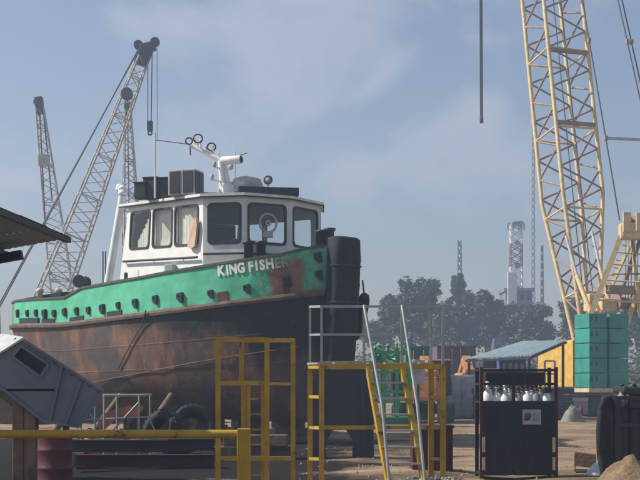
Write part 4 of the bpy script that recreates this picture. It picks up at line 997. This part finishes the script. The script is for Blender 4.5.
ft, tp = I3 @ W(136, 396, YH), I3 @ W(127.5, 110, YH); ax = (tp - ft).normalized(); wdir = Vector((ax.z, .3, -ax.x)).normalized(); ddir = ax.cross(wdir).normalized()
lattice(c3, ft, tp, 1.6, 1.4, .5, wdir, ddir, 34, M['farboom'], M['farboom'], .085, .045, .08, .55)
box('boom_head', c3, M['darksteel'], tp + Vector((0, 0, .1)), (.55, .5, 1.3), bev=.1); bar('hoist_rope', c3, tp, I3 @ W(131, 330, YH - 1.4), .05, M['rope'], 6)
crawler(c3, I3, ft, R(180), M['farboom'])

# ------------------------------------------------------------------ the big crawler crane on the right
TH = R(19); FT = Vector(((596 - 320) / F * 70, 70, 0))
bc = thing('crawler_crane', 'big cream yellow lattice crawler crane with stacked green counterweights', 'crane', FT, TH); Ib_ = inv(bc)
psi = R(79.3); BL = 58.0
ft = Vector((0, .6, 2.1)); tp = ft + Vector((0, math.cos(psi), math.sin(psi))) * BL
ddir = Vector((0, math.sin(psi), -math.cos(psi))).normalized()
lattice(bc, ft, tp, .6, 2.72, 1.2, Vector((1, 0, 0)), ddir, 46, M['crane'], M['lace'], .125, .06, .19, .93, .60)
lattice(bc, tp, tp + Vector((0, math.cos(R(50)) * 6, math.sin(R(50)) * 6)), 1.1, .9, .6, Vector((1, 0, 0)), Vector((0, .76, -.64)), 6, M['crane'], M['lace'], .06, .035, .2, .8, 0)
tipP = tp + Vector((0, math.cos(R(50)) * 6, math.sin(R(50)) * 6))
for f in (.265, .345): 
    a = ft + (tp - ft) * f; bar('cross_beam', bc, a + Vector((-1.36, 0, 0)) - ddir * 1.25, a + Vector((1.36, 0, 0)) - ddir * 1.25, .11, M['lace'], sq=True)
for x in (-.35, .35): bar('boom_rope', bc, ft + Vector((x, -.3, 2)), tp + Vector((x * .3, -.4, 0)), .03, M['rope'], 6)
# hoist ropes hanging from the jib tip
tw = (Matrix.Translation(FT) @ Euler((0, 0, TH)).to_matrix().to_4x4()) @ tipP
hk = W(481.5, 118, tw.y); print('jib tip px', proj(tw), tw)
ex_ = Ib_ @ Vector((hk.x, tw.y, hk.z))
for dx in (-.065, .065): bar('hoist_rope', bc, tipP + Vector((dx, 0, 0)), ex_ + Vector((dx, 0, 0)), .055, M['rope'], 6)
bar('hook_ball', bc, ex_ + Vector((0, 0, .05)), ex_ + Vector((0, 0, -.35)), .13, M['rope'], 12)
# gantry head and legs
Yg = 66.5
G0, G1 = Ib_ @ W(622, 224, Yg), Ib_ @ W(668, 226, Yg - .2)
gx = (G1 - G0).normalized()
box('gantry_head', bc, M['crane'], (G0 + G1) / 2 + Vector((0, 0, -.35)), ((G1 - G0).length + .3, .9, .9), (0, 0, math.atan2(gx.y, gx.x)), .15)
for k in range(6): lathe('gantry_sheave', bc, M['lace'], [(.38, -.08), (.3, 0), (.38, .08)], 16, G0 + (G1 - G0) * (.12 + .15 * k) + Vector((0, 0, .1)), (0, R(90), 0))
b0 = Ib_ @ W(591, 314, 66.8); b1 = Ib_ @ W(660, 314, 66.0)
bar('gantry_leg', bc, b0, Ib_ @ W(621, 236, Yg), .15, M['crane'], sq=True); bar('gantry_leg', bc, b1, Ib_ @ W(667, 236, Yg - .2), .15, M['crane'], sq=True)
bar('gantry_leg', bc, Ib_ @ W(616, 305, 69), Ib_ @ W(640, 240, 66.8), .09, M['lace'], sq=True); bar('gantry_leg', bc, Ib_ @ W(625, 330, 67.5), Ib_ @ W(648, 262, 66.8), .12, M['crane'], sq=True)
box('gantry_cross_beam', bc, M['lace'], Ib_ @ W(626, 290, 67), (2.4, .35, .5), bev=.05); box('rope_drum_frame', bc, M['crane'], Ib_ @ W(607, 305, 67.5), (1.1, .8, .7), bev=.08)
bar('backstop', bc, b0, Ib_ @ W(577, 276, 68), .14, M['crane']); bar('backstop', bc, Ib_ @ W(577, 276, 68), Ib_ @ W(566, 236, 69.2), .085, M['lgrey'])
bar('backstop', bc, Ib_ @ W(612, 312, 67.5), Ib_ @ W(600, 268, 68.4), .12, M['crane']); bar('backstop', bc, Ib_ @ W(600, 268, 68.4), Ib_ @ W(592, 232, 69.6), .08, M['lgrey'])
for k in range(7): x = 626 + 3 * k; bar('luffing_rope', bc, Ib_ @ W(x, 240, 66.6), Ib_ @ W(x - 1, 316, 67.4), .022, M['rope'], 6)
bar('stay_bar', bc, Ib_ @ W(612, 274, 67.2), Ib_ @ W(640, 274, 66.8), .05, M['lace'])
bar('gantry_leg', bc, Ib_ @ W(600, 312, 68.5), Ib_ @ W(634, 236, 67.2), .09, M['crane'], sq=True); bar('gantry_leg', bc, Ib_ @ W(640, 318, 67), Ib_ @ W(632, 240, 66.9), .08, M['crane'], sq=True)
for y in (252, 264, 280, 300): bar('gantry_brace', bc, Ib_ @ W(615 + (252 - y) * .35, y, 66.9), Ib_ @ W(650, y + 3, 66.7), .05, M['crane'])
for k in range(8): bar('gantry_ladder_rung', bc, Ib_ @ W(604 + 3 * k, 290 - 7.5 * k, 66.5), Ib_ @ W(609 + 3 * k, 291 - 7.5 * k, 66.5), .03, M['crane'])
box('winch_frame', bc, M['crane'], Ib_ @ W(597, 303, 69), (1.4, .7, 1.0), bev=.08); lathe('luffing_drum', bc, M['lace'], [(.5, -.6), (.5, -.52), (.35, -.5), (.35, .5), (.5, .52), (.5, .6)], 20, Ib_ @ W(625, 303, 67.6), (0, R(90), 0))
box('head_plate', bc, M['crane'], Ib_ @ W(627, 222, 66.0), (.5, .1, 1.1), bev=.03); box('head_plate', bc, M['crane'], Ib_ @ W(640, 222, 65.9), (.5, .1, 1.0), bev=.03)
# pendants to the boom tip
tpp = tp + Vector((0, -.6, 0))
def at(a, b, f): return a + (b - a) * f
for Gp, sx_ in ((G0 + Vector((-.15, 0, .2)), -.5), (G1 + Vector((.1, 0, .2)), .5)):
    for dx in ((0,) if sx_ < 0 else (-.14, .14)):
        a, b = Gp + Vector((dx, 0, 0)), tpp + Vector((sx_ + dx, 0, 0)); bar('pendant', bc, a, b, .04, M['rope'], 6)
        for f in (.1, .225, .35): box('pendant_link', bc, M['lace'], at(a, b, f), (.18, .18, .28), bev=.03)
    if sx_ < 0: sa_ = at(Gp, tpp + Vector((sx_, 0, 0)), .1)
    else: bar('spreader', bc, sa_, at(Gp, tpp + Vector((sx_, 0, 0)), .1), .07, M['lgrey'], sq=True)
# counterweights: slabs with a centre slot, lifting lugs on the end
cwc = Ib_ @ W(604, 352, 65.4); cz0 = W(0, 388, 65.4).z; cz1 = W(0, 314, 65.4).z; nh = (cz1 - cz0) / 5
cwy = cwc.y
cxl, cxr = (Ib_ @ W(574.5, 352, 65.9)).x, (Ib_ @ W(636, 352, 64.6)).x; cxm = cxl + (cxr - cxl) * .48
for k in range(5):
    z = cz0 + nh * (k + .5)
    for a, b in ((cxl, cxm - .08), (cxm + .08, cxr)):
        sl_ = box('counterweight_slab', bc, M['cwgreen'], ((a + b) / 2, cwy + .2 + rnd.uniform(-.035, .035), z), (b - a, 1.5, nh - .035), bev=.03)
        for dx in ((.14, .46) if a == cxl else ()):
            xx = -(b - a) / 2 + dx
            box('lifting_pocket', sl_, M['darksteel'], (xx, -.752, nh * .12), (.11, .02, .26), bev=.008)
box('counterweight_tray', bc, M['cream'], ((cxl + cxr) / 2, cwy + .2, cz0 - .13), (cxr - cxl + .1, 1.6, .22), bev=.03)
box('machinery_house', bc, M['crane_yel'], ((cxl + cxr) / 2 - .2, cwy + 3.0, cz0 + 1.35), (cxr - cxl - .3, 3.9, 2.6), bev=.08)
hz = Ib_ @ W(566, 365, 67.3); box('side_cabin', bc, M['crane_yel'], (hz.x + .35, hz.y + .4, cz0 + 1.25), (1.1, 1.9, 2.3), bev=.1)
for k in range(3): bar('cabin_rail', bc, (hz.x - .28, hz.y - .7 + .6 * k, cz0 + .1), (hz.x - .28, hz.y - .7 + .6 * k, cz0 + 1.15), .025, M['crane_yel'])
bar('cabin_rail', bc, (hz.x - .28, hz.y - .7, cz0 + 1.15), (hz.x - .28, hz.y + .5, cz0 + 1.15), .025, M['crane_yel'])
box('slew_frame', bc, M['crane_yel'], (.2, -1.2, cz0 - .25), (3.2, 5.5, .4), bev=.06)
lathe('slew_ring', bc, M['darksteel'], [(1.4, .9), (1.4, 1.35)], 28, (.2, -.6, 0)); box('car_body', bc, M['darksteel'], (.2, -.6, .75), (4.6, 2.6, .6), bev=.06)
for x in (-2.7, 3.1):
    tr_ = box('crawler_track', bc, M['darksteel'], (x, -.6, .58), (1.0, 7.4, 1.08), bev=.4)
    for k in range(18): box('track_shoe', tr_, M['darksteel'], (0, -3.3 + .39 * k, .555), (1.06, .33, .07), bev=.01)
    for k in range(12): lathe('track_roller', tr_, M['rust'], [(.16, -.06), (.19, 0), (.16, .06)], 12, (-.52 if x < 0 else .52, -3 + .55 * k, -.2), (0, R(90), 0))

# ------------------------------------------------------------------ middle distance clutter
def roofed_shed():
    sh = thing('open_shed', 'small open shed with a pale blue sloping sheet roof', 'shed', G(520, 60)); J = inv(sh)
    A, B, C, D = W(466, 359, 60.5), W(530, 356, 57.5), W(566, 340.5, 61), W(522, 341.5, 64)
    n = 5
    for k in range(n):
        a0, a1 = A.lerp(B, k / n), A.lerp(B, (k + 1.04) / n); d0, d1 = D.lerp(C, k / n), D.lerp(C, (k + 1.04) / n)
        vs, fs = [], []; m_ = 30
        for i in range(m_ + 1):
            o = Vector((0, 0, .03 * math.sin(i * 1.257 * 1) + .012 * (k % 2))); vs += [J @ (a0.lerp(a1, i / m_) + o), J @ (d0.lerp(d1, i / m_) + o)]
        for i in range(m_): fs.append((2 * i, 2 * i + 2, 2 * i + 3, 2 * i + 1))
        mesh('roof_sheet', sh, M['roofblue'], vs, fs)
    for q in (A, B, C, D): 
        p_ = J @ q; s_ = (J @ ((A + C) / 2) - p_) * .06; bar('post', sh, (p_.x + s_.x, p_.y + s_.y, 0), (p_.x + s_.x, p_.y + s_.y, p_.z - .05), .06, M['darksteel'], sq=True)
    for a, b in ((A, B), (B, C), (C, D), (D, A)): bar('eaves_beam', sh, J @ a + Vector((0, 0, -.1)), J @ b + Vector((0, 0, -.1)), .05, M['darksteel'], sq=True)
roofed_shed()
def container(px0, px1, ytop, Y, m, label, depth=5, doors=True):
    k = thing('shipping_container', label, 'container', G((px0 + px1) / 2, Y)); J = inv(k)
    a, b = J @ W(px0, ytop, Y), J @ W(px1, ytop, Y); w_, h_ = b.x - a.x, a.z
    box('shell', k, m, (0, depth / 2, h_ / 2), (w_ - .06, depth, h_ - .04), bev=.02)
    for x in (-w_ / 2 + .05, w_ / 2 - .05): box('corner_post', k, m, (x, 0, h_ / 2), (.12, .12, h_), bev=.015)
    for z in (.07, h_ - .07): box('end_beam', k, m, (0, 0, z), (w_, .12, .14), bev=.015)
    n_ = max(4, int(w_ / .28))
    for j in range(n_): box('corrugation', k, m, (-w_ / 2 + .15 + (w_ - .3) * j / (n_ - 1), -.02, h_ / 2), (.09, .05, h_ - .3), bev=.015)
    for x in (-.25, .25): bar('lock_rod', k, (x, -.07, .2), (x, -.07, h_ - .2), .02, M['lgrey'], 6)
    return k
container(437, 475.5, 345.5, 70, M['purple'], 'faded mauve shipping container end beyond the platform')
container(407, 430, 346, 58, M['dgreen'], 'green shipping container end behind the stair rails')
gb = thing('steel_cabinet', 'plain grey steel cabinet on the sand left of the signed rack', 'cabinet', G(461, 60)); J = inv(gb)
a, b = J @ W(447, 375, 60), J @ W(475, 375, 60)
box('body', gb, M['lgrey'], (0, .6, a.z / 2 + .04), (b.x - a.x, 1.2, a.z - .08), bev=.03); box('base', gb, M['darksteel'], (0, .6, .04), (b.x - a.x + .06, 1.26, .08), bev=.01)
box('door', gb, M['lgrey'], (-.34, -.012, a.z / 2 + .04), (.60, .03, a.z - .25), bev=.01); box('door', gb, M['lgrey'], (.34, -.012, a.z / 2 + .04), (.60, .03, a.z - .25), bev=.01); bar('handle', gb, (.08, -.04, 1.0), (.08, -.04, 1.25), .015, M['darksteel'])
for i, (px0, px1, yt, Y, m_, lab) in enumerate(((476, 505, 388, 57, 'navy', 'dark stacked steel bundle behind the left of the signed rack'), (506, 538, 386, 56.5, 'rust', 'rusty stacked steel bundle behind the signed rack middle'), (540, 574, 388, 57.5, 'darksteel', 'dark stacked steel bundle between signed rack and crane'), (-40, 20, 366, 52, 'rust', 'added rusty steel bundle screening sunlit sand far left behind the tug stern'), (24, 118, 372, 53, 'darksteel', 'added long dark steel bundle screening sunlit sand beneath the tug'), (122, 215, 380, 54, 'rust', 'added low rusty steel bundle screening sunlit sand behind the tug props'))):  # last three are bulk added to cover sunlit sand and keep it dark
    k = thing('steel_stack', lab, 'steel stack', G((px0 + px1) / 2, Y), 0, 'steel bundles beyond the signed rack'); J = inv(k); a, b = J @ W(px0, yt, Y), J @ W(px1, yt, Y); h_ = a.z; wd = b.x - a.x
    n_ = 5
    for j in range(n_): box('steel_section', k, M[m_], (rnd.uniform(-.06, .06), .7 + rnd.uniform(-.1, .1), h_ * (j + .5) / n_), (wd, 1.4, h_ / n_ - .03), (0, 0, rnd.uniform(-.02, .02)), .02)
# green winch skid
gw = thing('winch_skid', 'bright green winch machine seen between the stair rails', 'winch', G(391, 48)); J = inv(gw); k_ = 40.0
Pg = lambda x, y, d=0: J @ (W(x, y, 48) + Vector((0, d, 0)))
box('skid', gw, M['dgreen'], (0, .6, .25), (2.0, 1.6, .3), bev=.04)
for x in (374, 384, 397, 410):
    for d in (0, 1.2): a = Pg(x, 352, d); bar('frame_post', gw, (a.x, a.y, .3), a, .07, M['green'], sq=True)
for y in (352, 372, 392):
    for d in (0, 1.2): bar('frame_rail', gw, Pg(374, y, d), Pg(410, y, d), .055, M['green'], sq=True)
for x in (374, 410): bar('frame_rail', gw, Pg(x, 352, 0), Pg(x, 352, 1.2), .055, M['green'], sq=True)
lathe('rope_drum', gw, M['green'], [(.5, -.55), (.5, -.48), (.28, -.45), (.28, .45), (.5, .48), (.5, .55)], 24, Pg(386, 362, .6), (0, R(90), 0)); box('engine_box', gw, M['dgreen'], Pg(402, 384, .6), (.75, .9, 1.0), bev=.06)
for x, y in ((376, 346), (381, 349), (389, 344), (398, 347), (405, 346)): lathe('valve_head', gw, M['green'], [(.05, -.35), (.05, -.1), (.10, -.09), (.10, -.02), (.04, 0), (.03, .12), (.09, .13), (.09, .16), (.02, .17)], 12, Pg(x, y, .5))
bar('hose_loop', gw, Pg(377, 347, .4), Pg(389, 355, .3), .05, M['green']); bar('hose_loop', gw, Pg(392, 356, .2), Pg(405, 349, .3), .05, M['green']); box('control_box', gw, M['lgrey'], Pg(419, 372, .3), (.5, .4, 1.0), bev=.04); bar('control_post', gw, (Pg(419, 372, .3).x, .3, .2), Pg(419, 380, .3), .05, M['dgreen'])
# orange machines
def excavator(px, Y, rz_, label, s=1.0):
    e = thing('excavator', label, 'excavator', G(px, Y), rz_); e.scale = (s, s, s)
    for y in (-.95, .95):
        box('track', e, M['darksteel'], (0, y, .42), (3.4, .55, .84), bev=.35)
    box('undercarriage', e, M['darksteel'], (0, 0, .6), (1.6, 1.5, .4), bev=.05)
    box('house', e, M['orange'], (-.5, .15, 1.5), (2.3, 1.9, 1.1), bev=.15); box('engine_cover', e, M['orange'], (-1.2, .1, 2.1), (.9, 1.6, .25), bev=.08)
    cb = box('cab', e, M['darksteel'], (.65, -.65, 1.9), (1.2, .95, 1.5), bev=.12); box('cab_roof', e, M['orange'], (.65, -.65, 2.68), (1.24, .98, .08), bev=.03)
    box('cab_window', cb, M['glass'], (0, -.48, .2), (.85, .01, .75), bev=0)
    a, b, c, d = Vector((.8, .2, 1.5)), Vector((2.6, .2, 2.75)), Vector((4.2, .2, 1.9)), Vector((4.0, .2, .75))
    bar('boom', e, a, b, .2, M['orange'], sq=True); bar('boom', e, b, c, .17, M['orange'], sq=True); bar('stick', e, c, d, .14, M['orange'], sq=True); bar('ram', e, (1.3, .2, 1.4), (2.4, .2, 2.3), .07, M['lgrey'])
    prism('bucket', e, M['darksteel'], [d + Vector(q) for q in ((.15, -.35, .1), (.25, -.35, -.35), (-.1, -.35, -.6), (-.45, -.35, -.45), (-.3, -.35, .05))], (0, .7, 0))
    return e
excavator(424, 54, R(80), 'orange excavator half hidden behind the stair platform', 1.05)
excavator(479, 64, R(92), 'orange excavator parked beside the pale blue shed roof', 1.15)
bl = thing('blue_generator', 'blue generator box with pale louvres beneath the shed roof', 'generator', G(513, 61.5)); J = inv(bl)
a, b = J @ W(497, 358, 61.5), J @ W(523, 358, 61.5); box('casing', bl, M['blue'], (0, .6, a.z / 2 + .1), (b.x - a.x, 1.2, a.z - .2), bev=.05)
for k in range(4): box('louvre', bl, M['lgrey'], ((-.45 + .3 * k), -.02, a.z - .45), (.18, .04, .35), bev=.01)
box('skid', bl, M['darksteel'], (0, .6, .1), (b.x - a.x + .1, 1.3, .2), bev=.02)
wf = thing('tubular_stand', 'small pale tubular frame standing right of the shed machinery', 'stand', G(550, 59)); J = inv(wf)
for x in (545, 555): a = J @ W(x, 361, 59); bar('post', wf, (a.x, 0, 0), a, .05, M['cream'], sq=True)
for y in (361, 374, 384): bar('rail', wf, J @ W(545, y, 59), J @ W(555, y, 59), .045, M['cream'], sq=True)
ob = heap('tarpaulin_bundle', 'pale tarpaulin bundle heaped before the big crane tracks', 'tarpaulin', 573, 55, .6, .4, .75, M['tarp'], 21)

# ------------------------------------------------------------------ far masts and control block
def far_mast(px, Y, ytop, w0, w1, nb, label, mats, plat=False, rc=.06):
    mt_ = thing('radio_mast', label, 'mast', G(px, Y)); J = inv(mt_); H = W(px, ytop, Y).z
    wd = lambda z: w0 + (w1 - w0) * z / H
    for b in range(nb):
        z0, z1 = H * b / nb, H * (b + 1) / nb; m_ = mats[(b * len(mats) * 4 // nb) % len(mats)]
        seg = []
        for i, j in ((-1, -1), (1, -1), (1, 1), (-1, 1)):
            seg.append(((i * wd(z0) / 2, j * wd(z0) / 2, z0), (i * wd(z1) / 2, j * wd(z1) / 2, z1)))
        for (i, j), (k, l) in (((-1, -1), (1, -1)), ((1, -1), (1, 1)), ((1, 1), (-1, 1)), ((-1, 1), (-1, -1))):
            seg.append(((i * wd(z0) / 2, j * wd(z0) / 2, z0), (k * wd(z1) / 2, l * wd(z1) / 2, z1))); seg.append(((k * wd(z0) / 2, l * wd(z0) / 2, z0), (i * wd(z1) / 2, j * wd(z1) / 2, z1)))
        tubemesh('mast_section', mt_, seg, rc, m_, 5)
    if plat:
        lathe('platform', mt_, M['grey'], [(w1 * .5, H - .5), (w1 * .72, H), (w1 * .72, H + .15), (w1 * .4, H + .2)], 16)
        for k in range(6): a = k * 1.047; box('antenna_panel', mt_, M['grey'], (w1 * .75 * math.cos(a), w1 * .75 * math.sin(a), H - .6), (.22, .22, 1.1), bev=.04)
        for z in (.62, .75, .88): lathe('dish', mt_, M['grey'], [(.05, 0), (.40, .12), (.45, .22)], 14, (0, -wd(H * z) / 2 - .1, H * z), (R(90), 0, 0))
    return mt_
far_mast(516, 200, 223, 2.2, 1.8, 24, 'red and white banded radio mast with a round top platform', [M['red'], M['white2']], True, .09)
far_mast(459.5, 190, 240, 1.0, .5, 20, 'slender grey radio mast rising above the left trees', [M['grey']], False, .06)
far_mast(533, 215, 120, .7, .5, 40, 'very tall thin guyed mast right of the banded mast', [M['lgrey']], False, .045)
far_mast(542, 190, 245, .7, .3, 18, 'short thin mast right of the control block', [M['grey']], False, .05)
ct = thing('control_block', 'hazy grey control block with rows of windows below the banded mast', 'building', G(519, 185)); J = inv(ct)
a, b = J @ W(508, 284, 185), J @ W(535, 284, 185); h_ = a.z
box('wall', ct, M['grey'], (0, 3, h_ / 2 - .6), (b.x - a.x, 6, h_ - 1.2), bev=.05); box('roof', ct, M['grey'], (0, 3, h_ - .9), (b.x - a.x + .5, 6.5, .5), bev=.05)
for r_ in range(2):
    for k in range(4): box('window', ct, M['navy'], (-1.5 + 1.0 * k, -.01, h_ - 2.0 - 1.6 * r_), (.7, .06, .9), bev=.01)
box('white_pillar', ct, M['white2'], (a.x + .6, -.3, h_ - 2.2), (1.4, .6, 8.0), bev=.05)
bw_ = thing('blue_building', 'small blue walled building just left of the control block', 'building', G(503, 180)); J = inv(bw_); a = J @ W(498, 306, 180)
box('wall', bw_, M['blue'], (0, 2, a.z / 2), (2.6, 4, a.z), bev=.03); box('roof', bw_, M['lgrey'], (0, 2, a.z + .08), (2.9, 4.4, .2), bev=.03)
for x in (-.6, .6): box('window', bw_, M['navy'], (x, -.01, a.z - 1.4), (.6, .05, .9), bev=.01)

# ------------------------------------------------------------------ trees
def tree(px, Y, ytop, wpx, ybot, label, lm, seed, n_cl=46, lpc=95, leaf=.52, trunk=True):
    rr = random.Random(seed); tr_ = thing('tree', label, 'tree', G(px, Y), 0, 'trees beyond the yard')
    k = Y / F; H = W(0, ytop, Y).z; zb = W(0, ybot, Y).z; rx = wpx * k * 1.2; rz_ = (H - zb) / 2; zc_ = (H + zb) / 2
    vs, fs = [], []; n_cl = int(n_cl * 1.7)
    for c in range(n_cl):
        if c == 0:
            lobes = [(Vector((rr.uniform(-.62, .62), rr.uniform(-.5, .5), rr.uniform(-.5, .6))), rr.uniform(.28, .5)) for _ in range(7)] + [(Vector((rr.uniform(-.2, .2), 0, .62)), .36), (Vector((0, 0, -.3)), .6)]
        while True:
            v = Vector((rr.uniform(-1, 1), rr.uniform(-1, 1), rr.uniform(-1, 1)))
            if .3 < v.length < 1: break
        lc, lr = lobes[c % len(lobes)]; v = lc + v * lr; cx, cy, cz = v.x * rx, v.y * rx, zc_ + v.z * rz_
        cr_ = rr.uniform(.12, .26) * min(rx, rz_) + .2
        for _ in range(lpc):
            d = Vector((rr.gauss(0, 1), rr.gauss(0, 1), rr.gauss(0, .75))); d = d.normalized() * cr_ * rr.random() ** .45
            q = Vector((cx, cy, cz)) + d; e_ = Euler((rr.uniform(-1, 1), rr.uniform(-1, 1), rr.uniform(0, 6.28))).to_matrix(); s = leaf * rr.uniform(.6, 1.3); i0 = len(vs)
            for a, b in ((-.5, 0), (0, -.32), (.5, 0), (0, .32)): vs.append(q + e_ @ Vector((a * s, b * s, 0)))
            fs.append((i0, i0 + 1, i0 + 2, i0 + 3))
    mesh('crown', tr_, lm, vs, fs)
    bm = bmesh.new()
    def limb(p, q, r0, r1):
        d = Vector(q) - Vector(p); bmesh.ops.create_cone(bm, cap_ends=True, segments=8, radius1=r0, radius2=r1, depth=d.length, matrix=Matrix.Translation((Vector(p) + Vector(q)) / 2) @ d.to_track_quat('Z', 'Y').to_matrix().to_4x4())
    r0 = .03 * H + .05; fork = Vector((rr.uniform(-.2, .2), 0, max(zb * .9, H * .3))); limb((0, 0, 0), fork, r0, r0 * .7)
    for j in range(6):
        a = j * 1.05 + rr.random(); limb(fork, fork + Vector((math.cos(a) * rx * .4, math.sin(a) * rx * .4, (H - fork.z) * rr.uniform(.35, .6))), r0 * .5, r0 * .12)
    me = bpy.data.meshes.new('trunk'); bm.to_mesh(me); bm.free(); link('trunk', me, tr_, None, M['bark'])
tree(407, 150, 279, 24, 350, 'broad round dark tree just right of the tug bow', LEAF[0], 27, 70, 120)
tree(377, 165, 318, 16, 352, 'low dark tree partly hidden behind the tug bow', LEAF[0], 2, 30, 90)
tree(459, 170, 272, 8, 318, 'tall narrow tree below the slender grey mast', LEAF[0], 3, 26, 90)
tree(448, 160, 298, 17, 352, 'rounded tree left of the narrow tall tree', LEAF[1], 4, 40, 95)
tree(471, 162, 293, 15, 350, 'mid green tree right of the narrow tall tree', LEAF[0], 5, 38, 95)
tree(489, 158, 290, 16, 350, 'bushy tree left of the blue building', LEAF[0], 6, 40, 95)
tree(516, 168, 305, 15, 350, 'low tree in front of the control block', LEAF[1], 7, 34, 90)
tree(543, 160, 304, 19, 350, 'wide tree left of the big crane boom', LEAF[0], 8, 42, 95)
tree(430, 175, 310, 16, 352, 'paler tree in the dip right of the round tree', LEAF[2], 9, 32, 90)
tree(572, 165, 300, 17, 350, 'tree seen through the foot of the big crane boom', LEAF[1], 10, 38, 90)
tree(605, 168, 304, 18, 350, 'tree behind the green counterweights', LEAF[0], 12, 34, 90)
tree(638, 160, 299, 18, 350, 'tree at the right edge behind the crane gantry', LEAF[1], 13, 36, 90)
def shrubs():
    rr = random.Random(44); vs, fs = [], []
    for c in range(1500):
        px = rr.uniform(325, 700); Y = rr.uniform(118, 165); x = (px - 320) / F * Y; h = rr.uniform(1.2, 6.0 + (Y - 118) * .12) * (.75 + .5 * noise.noise(Vector((px * .03, Y * .05, 1)))); r_ = rr.uniform(.8, 1.7)
        for _ in range(46):
            d = Vector((rr.gauss(0, 1), rr.gauss(0, 1), rr.gauss(0, .8))).normalized() * r_ * rr.random() ** .4; q = Vector((x + d.x, Y + d.y, max(.05, h + d.z - rr.random() * h * .8)))
            e_ = Euler((rr.uniform(-1, 1), rr.uniform(-1, 1), rr.uniform(0, 6.28))).to_matrix(); s = .42 * rr.uniform(.6, 1.3); i0 = len(vs)
            for a, b in ((-.5, 0), (0, -.32), (.5, 0), (0, .32)): vs.append(q + e_ @ Vector((a * s, b * s, 0)))
            fs.append((i0, i0 + 1, i0 + 2, i0 + 3))
    o = mesh('undergrowth', None, LEAF[2], vs, fs); tag(o, 'olive scrub bank growing along the far edge of the yard', 'undergrowth', kind='stuff')
shrubs()

# ------------------------------------------------------------------ haze
bm = bmesh.new(); bmesh.ops.create_cube(bm, size=1); bmesh.ops.scale(bm, vec=(400, 400, 69), verts=bm.verts); bmesh.ops.translate(bm, vec=(0, 145, 33.3), verts=bm.verts)
me = bpy.data.meshes.new('haze'); bm.to_mesh(me); bm.free()
hm_ = bpy.data.materials.new('haze'); hm_.use_nodes = True; t = hm_.node_tree; t.nodes.clear()
o_ = N(t, 'ShaderNodeOutputMaterial'); v_ = N(t, 'ShaderNodeVolumePrincipled'); v_.inputs['Density'].default_value = .0021; v_.inputs['Color'].default_value = (.62, .76, 1, 1); v_.inputs['Anisotropy'].default_value = .2
t.links.new(v_.outputs[0], o_.inputs['Volume'])
hz_ = link('haze', me, None, None, hm_); tag(hz_, 'pale blue haze hanging over the yard', 'haze', kind='stuff')
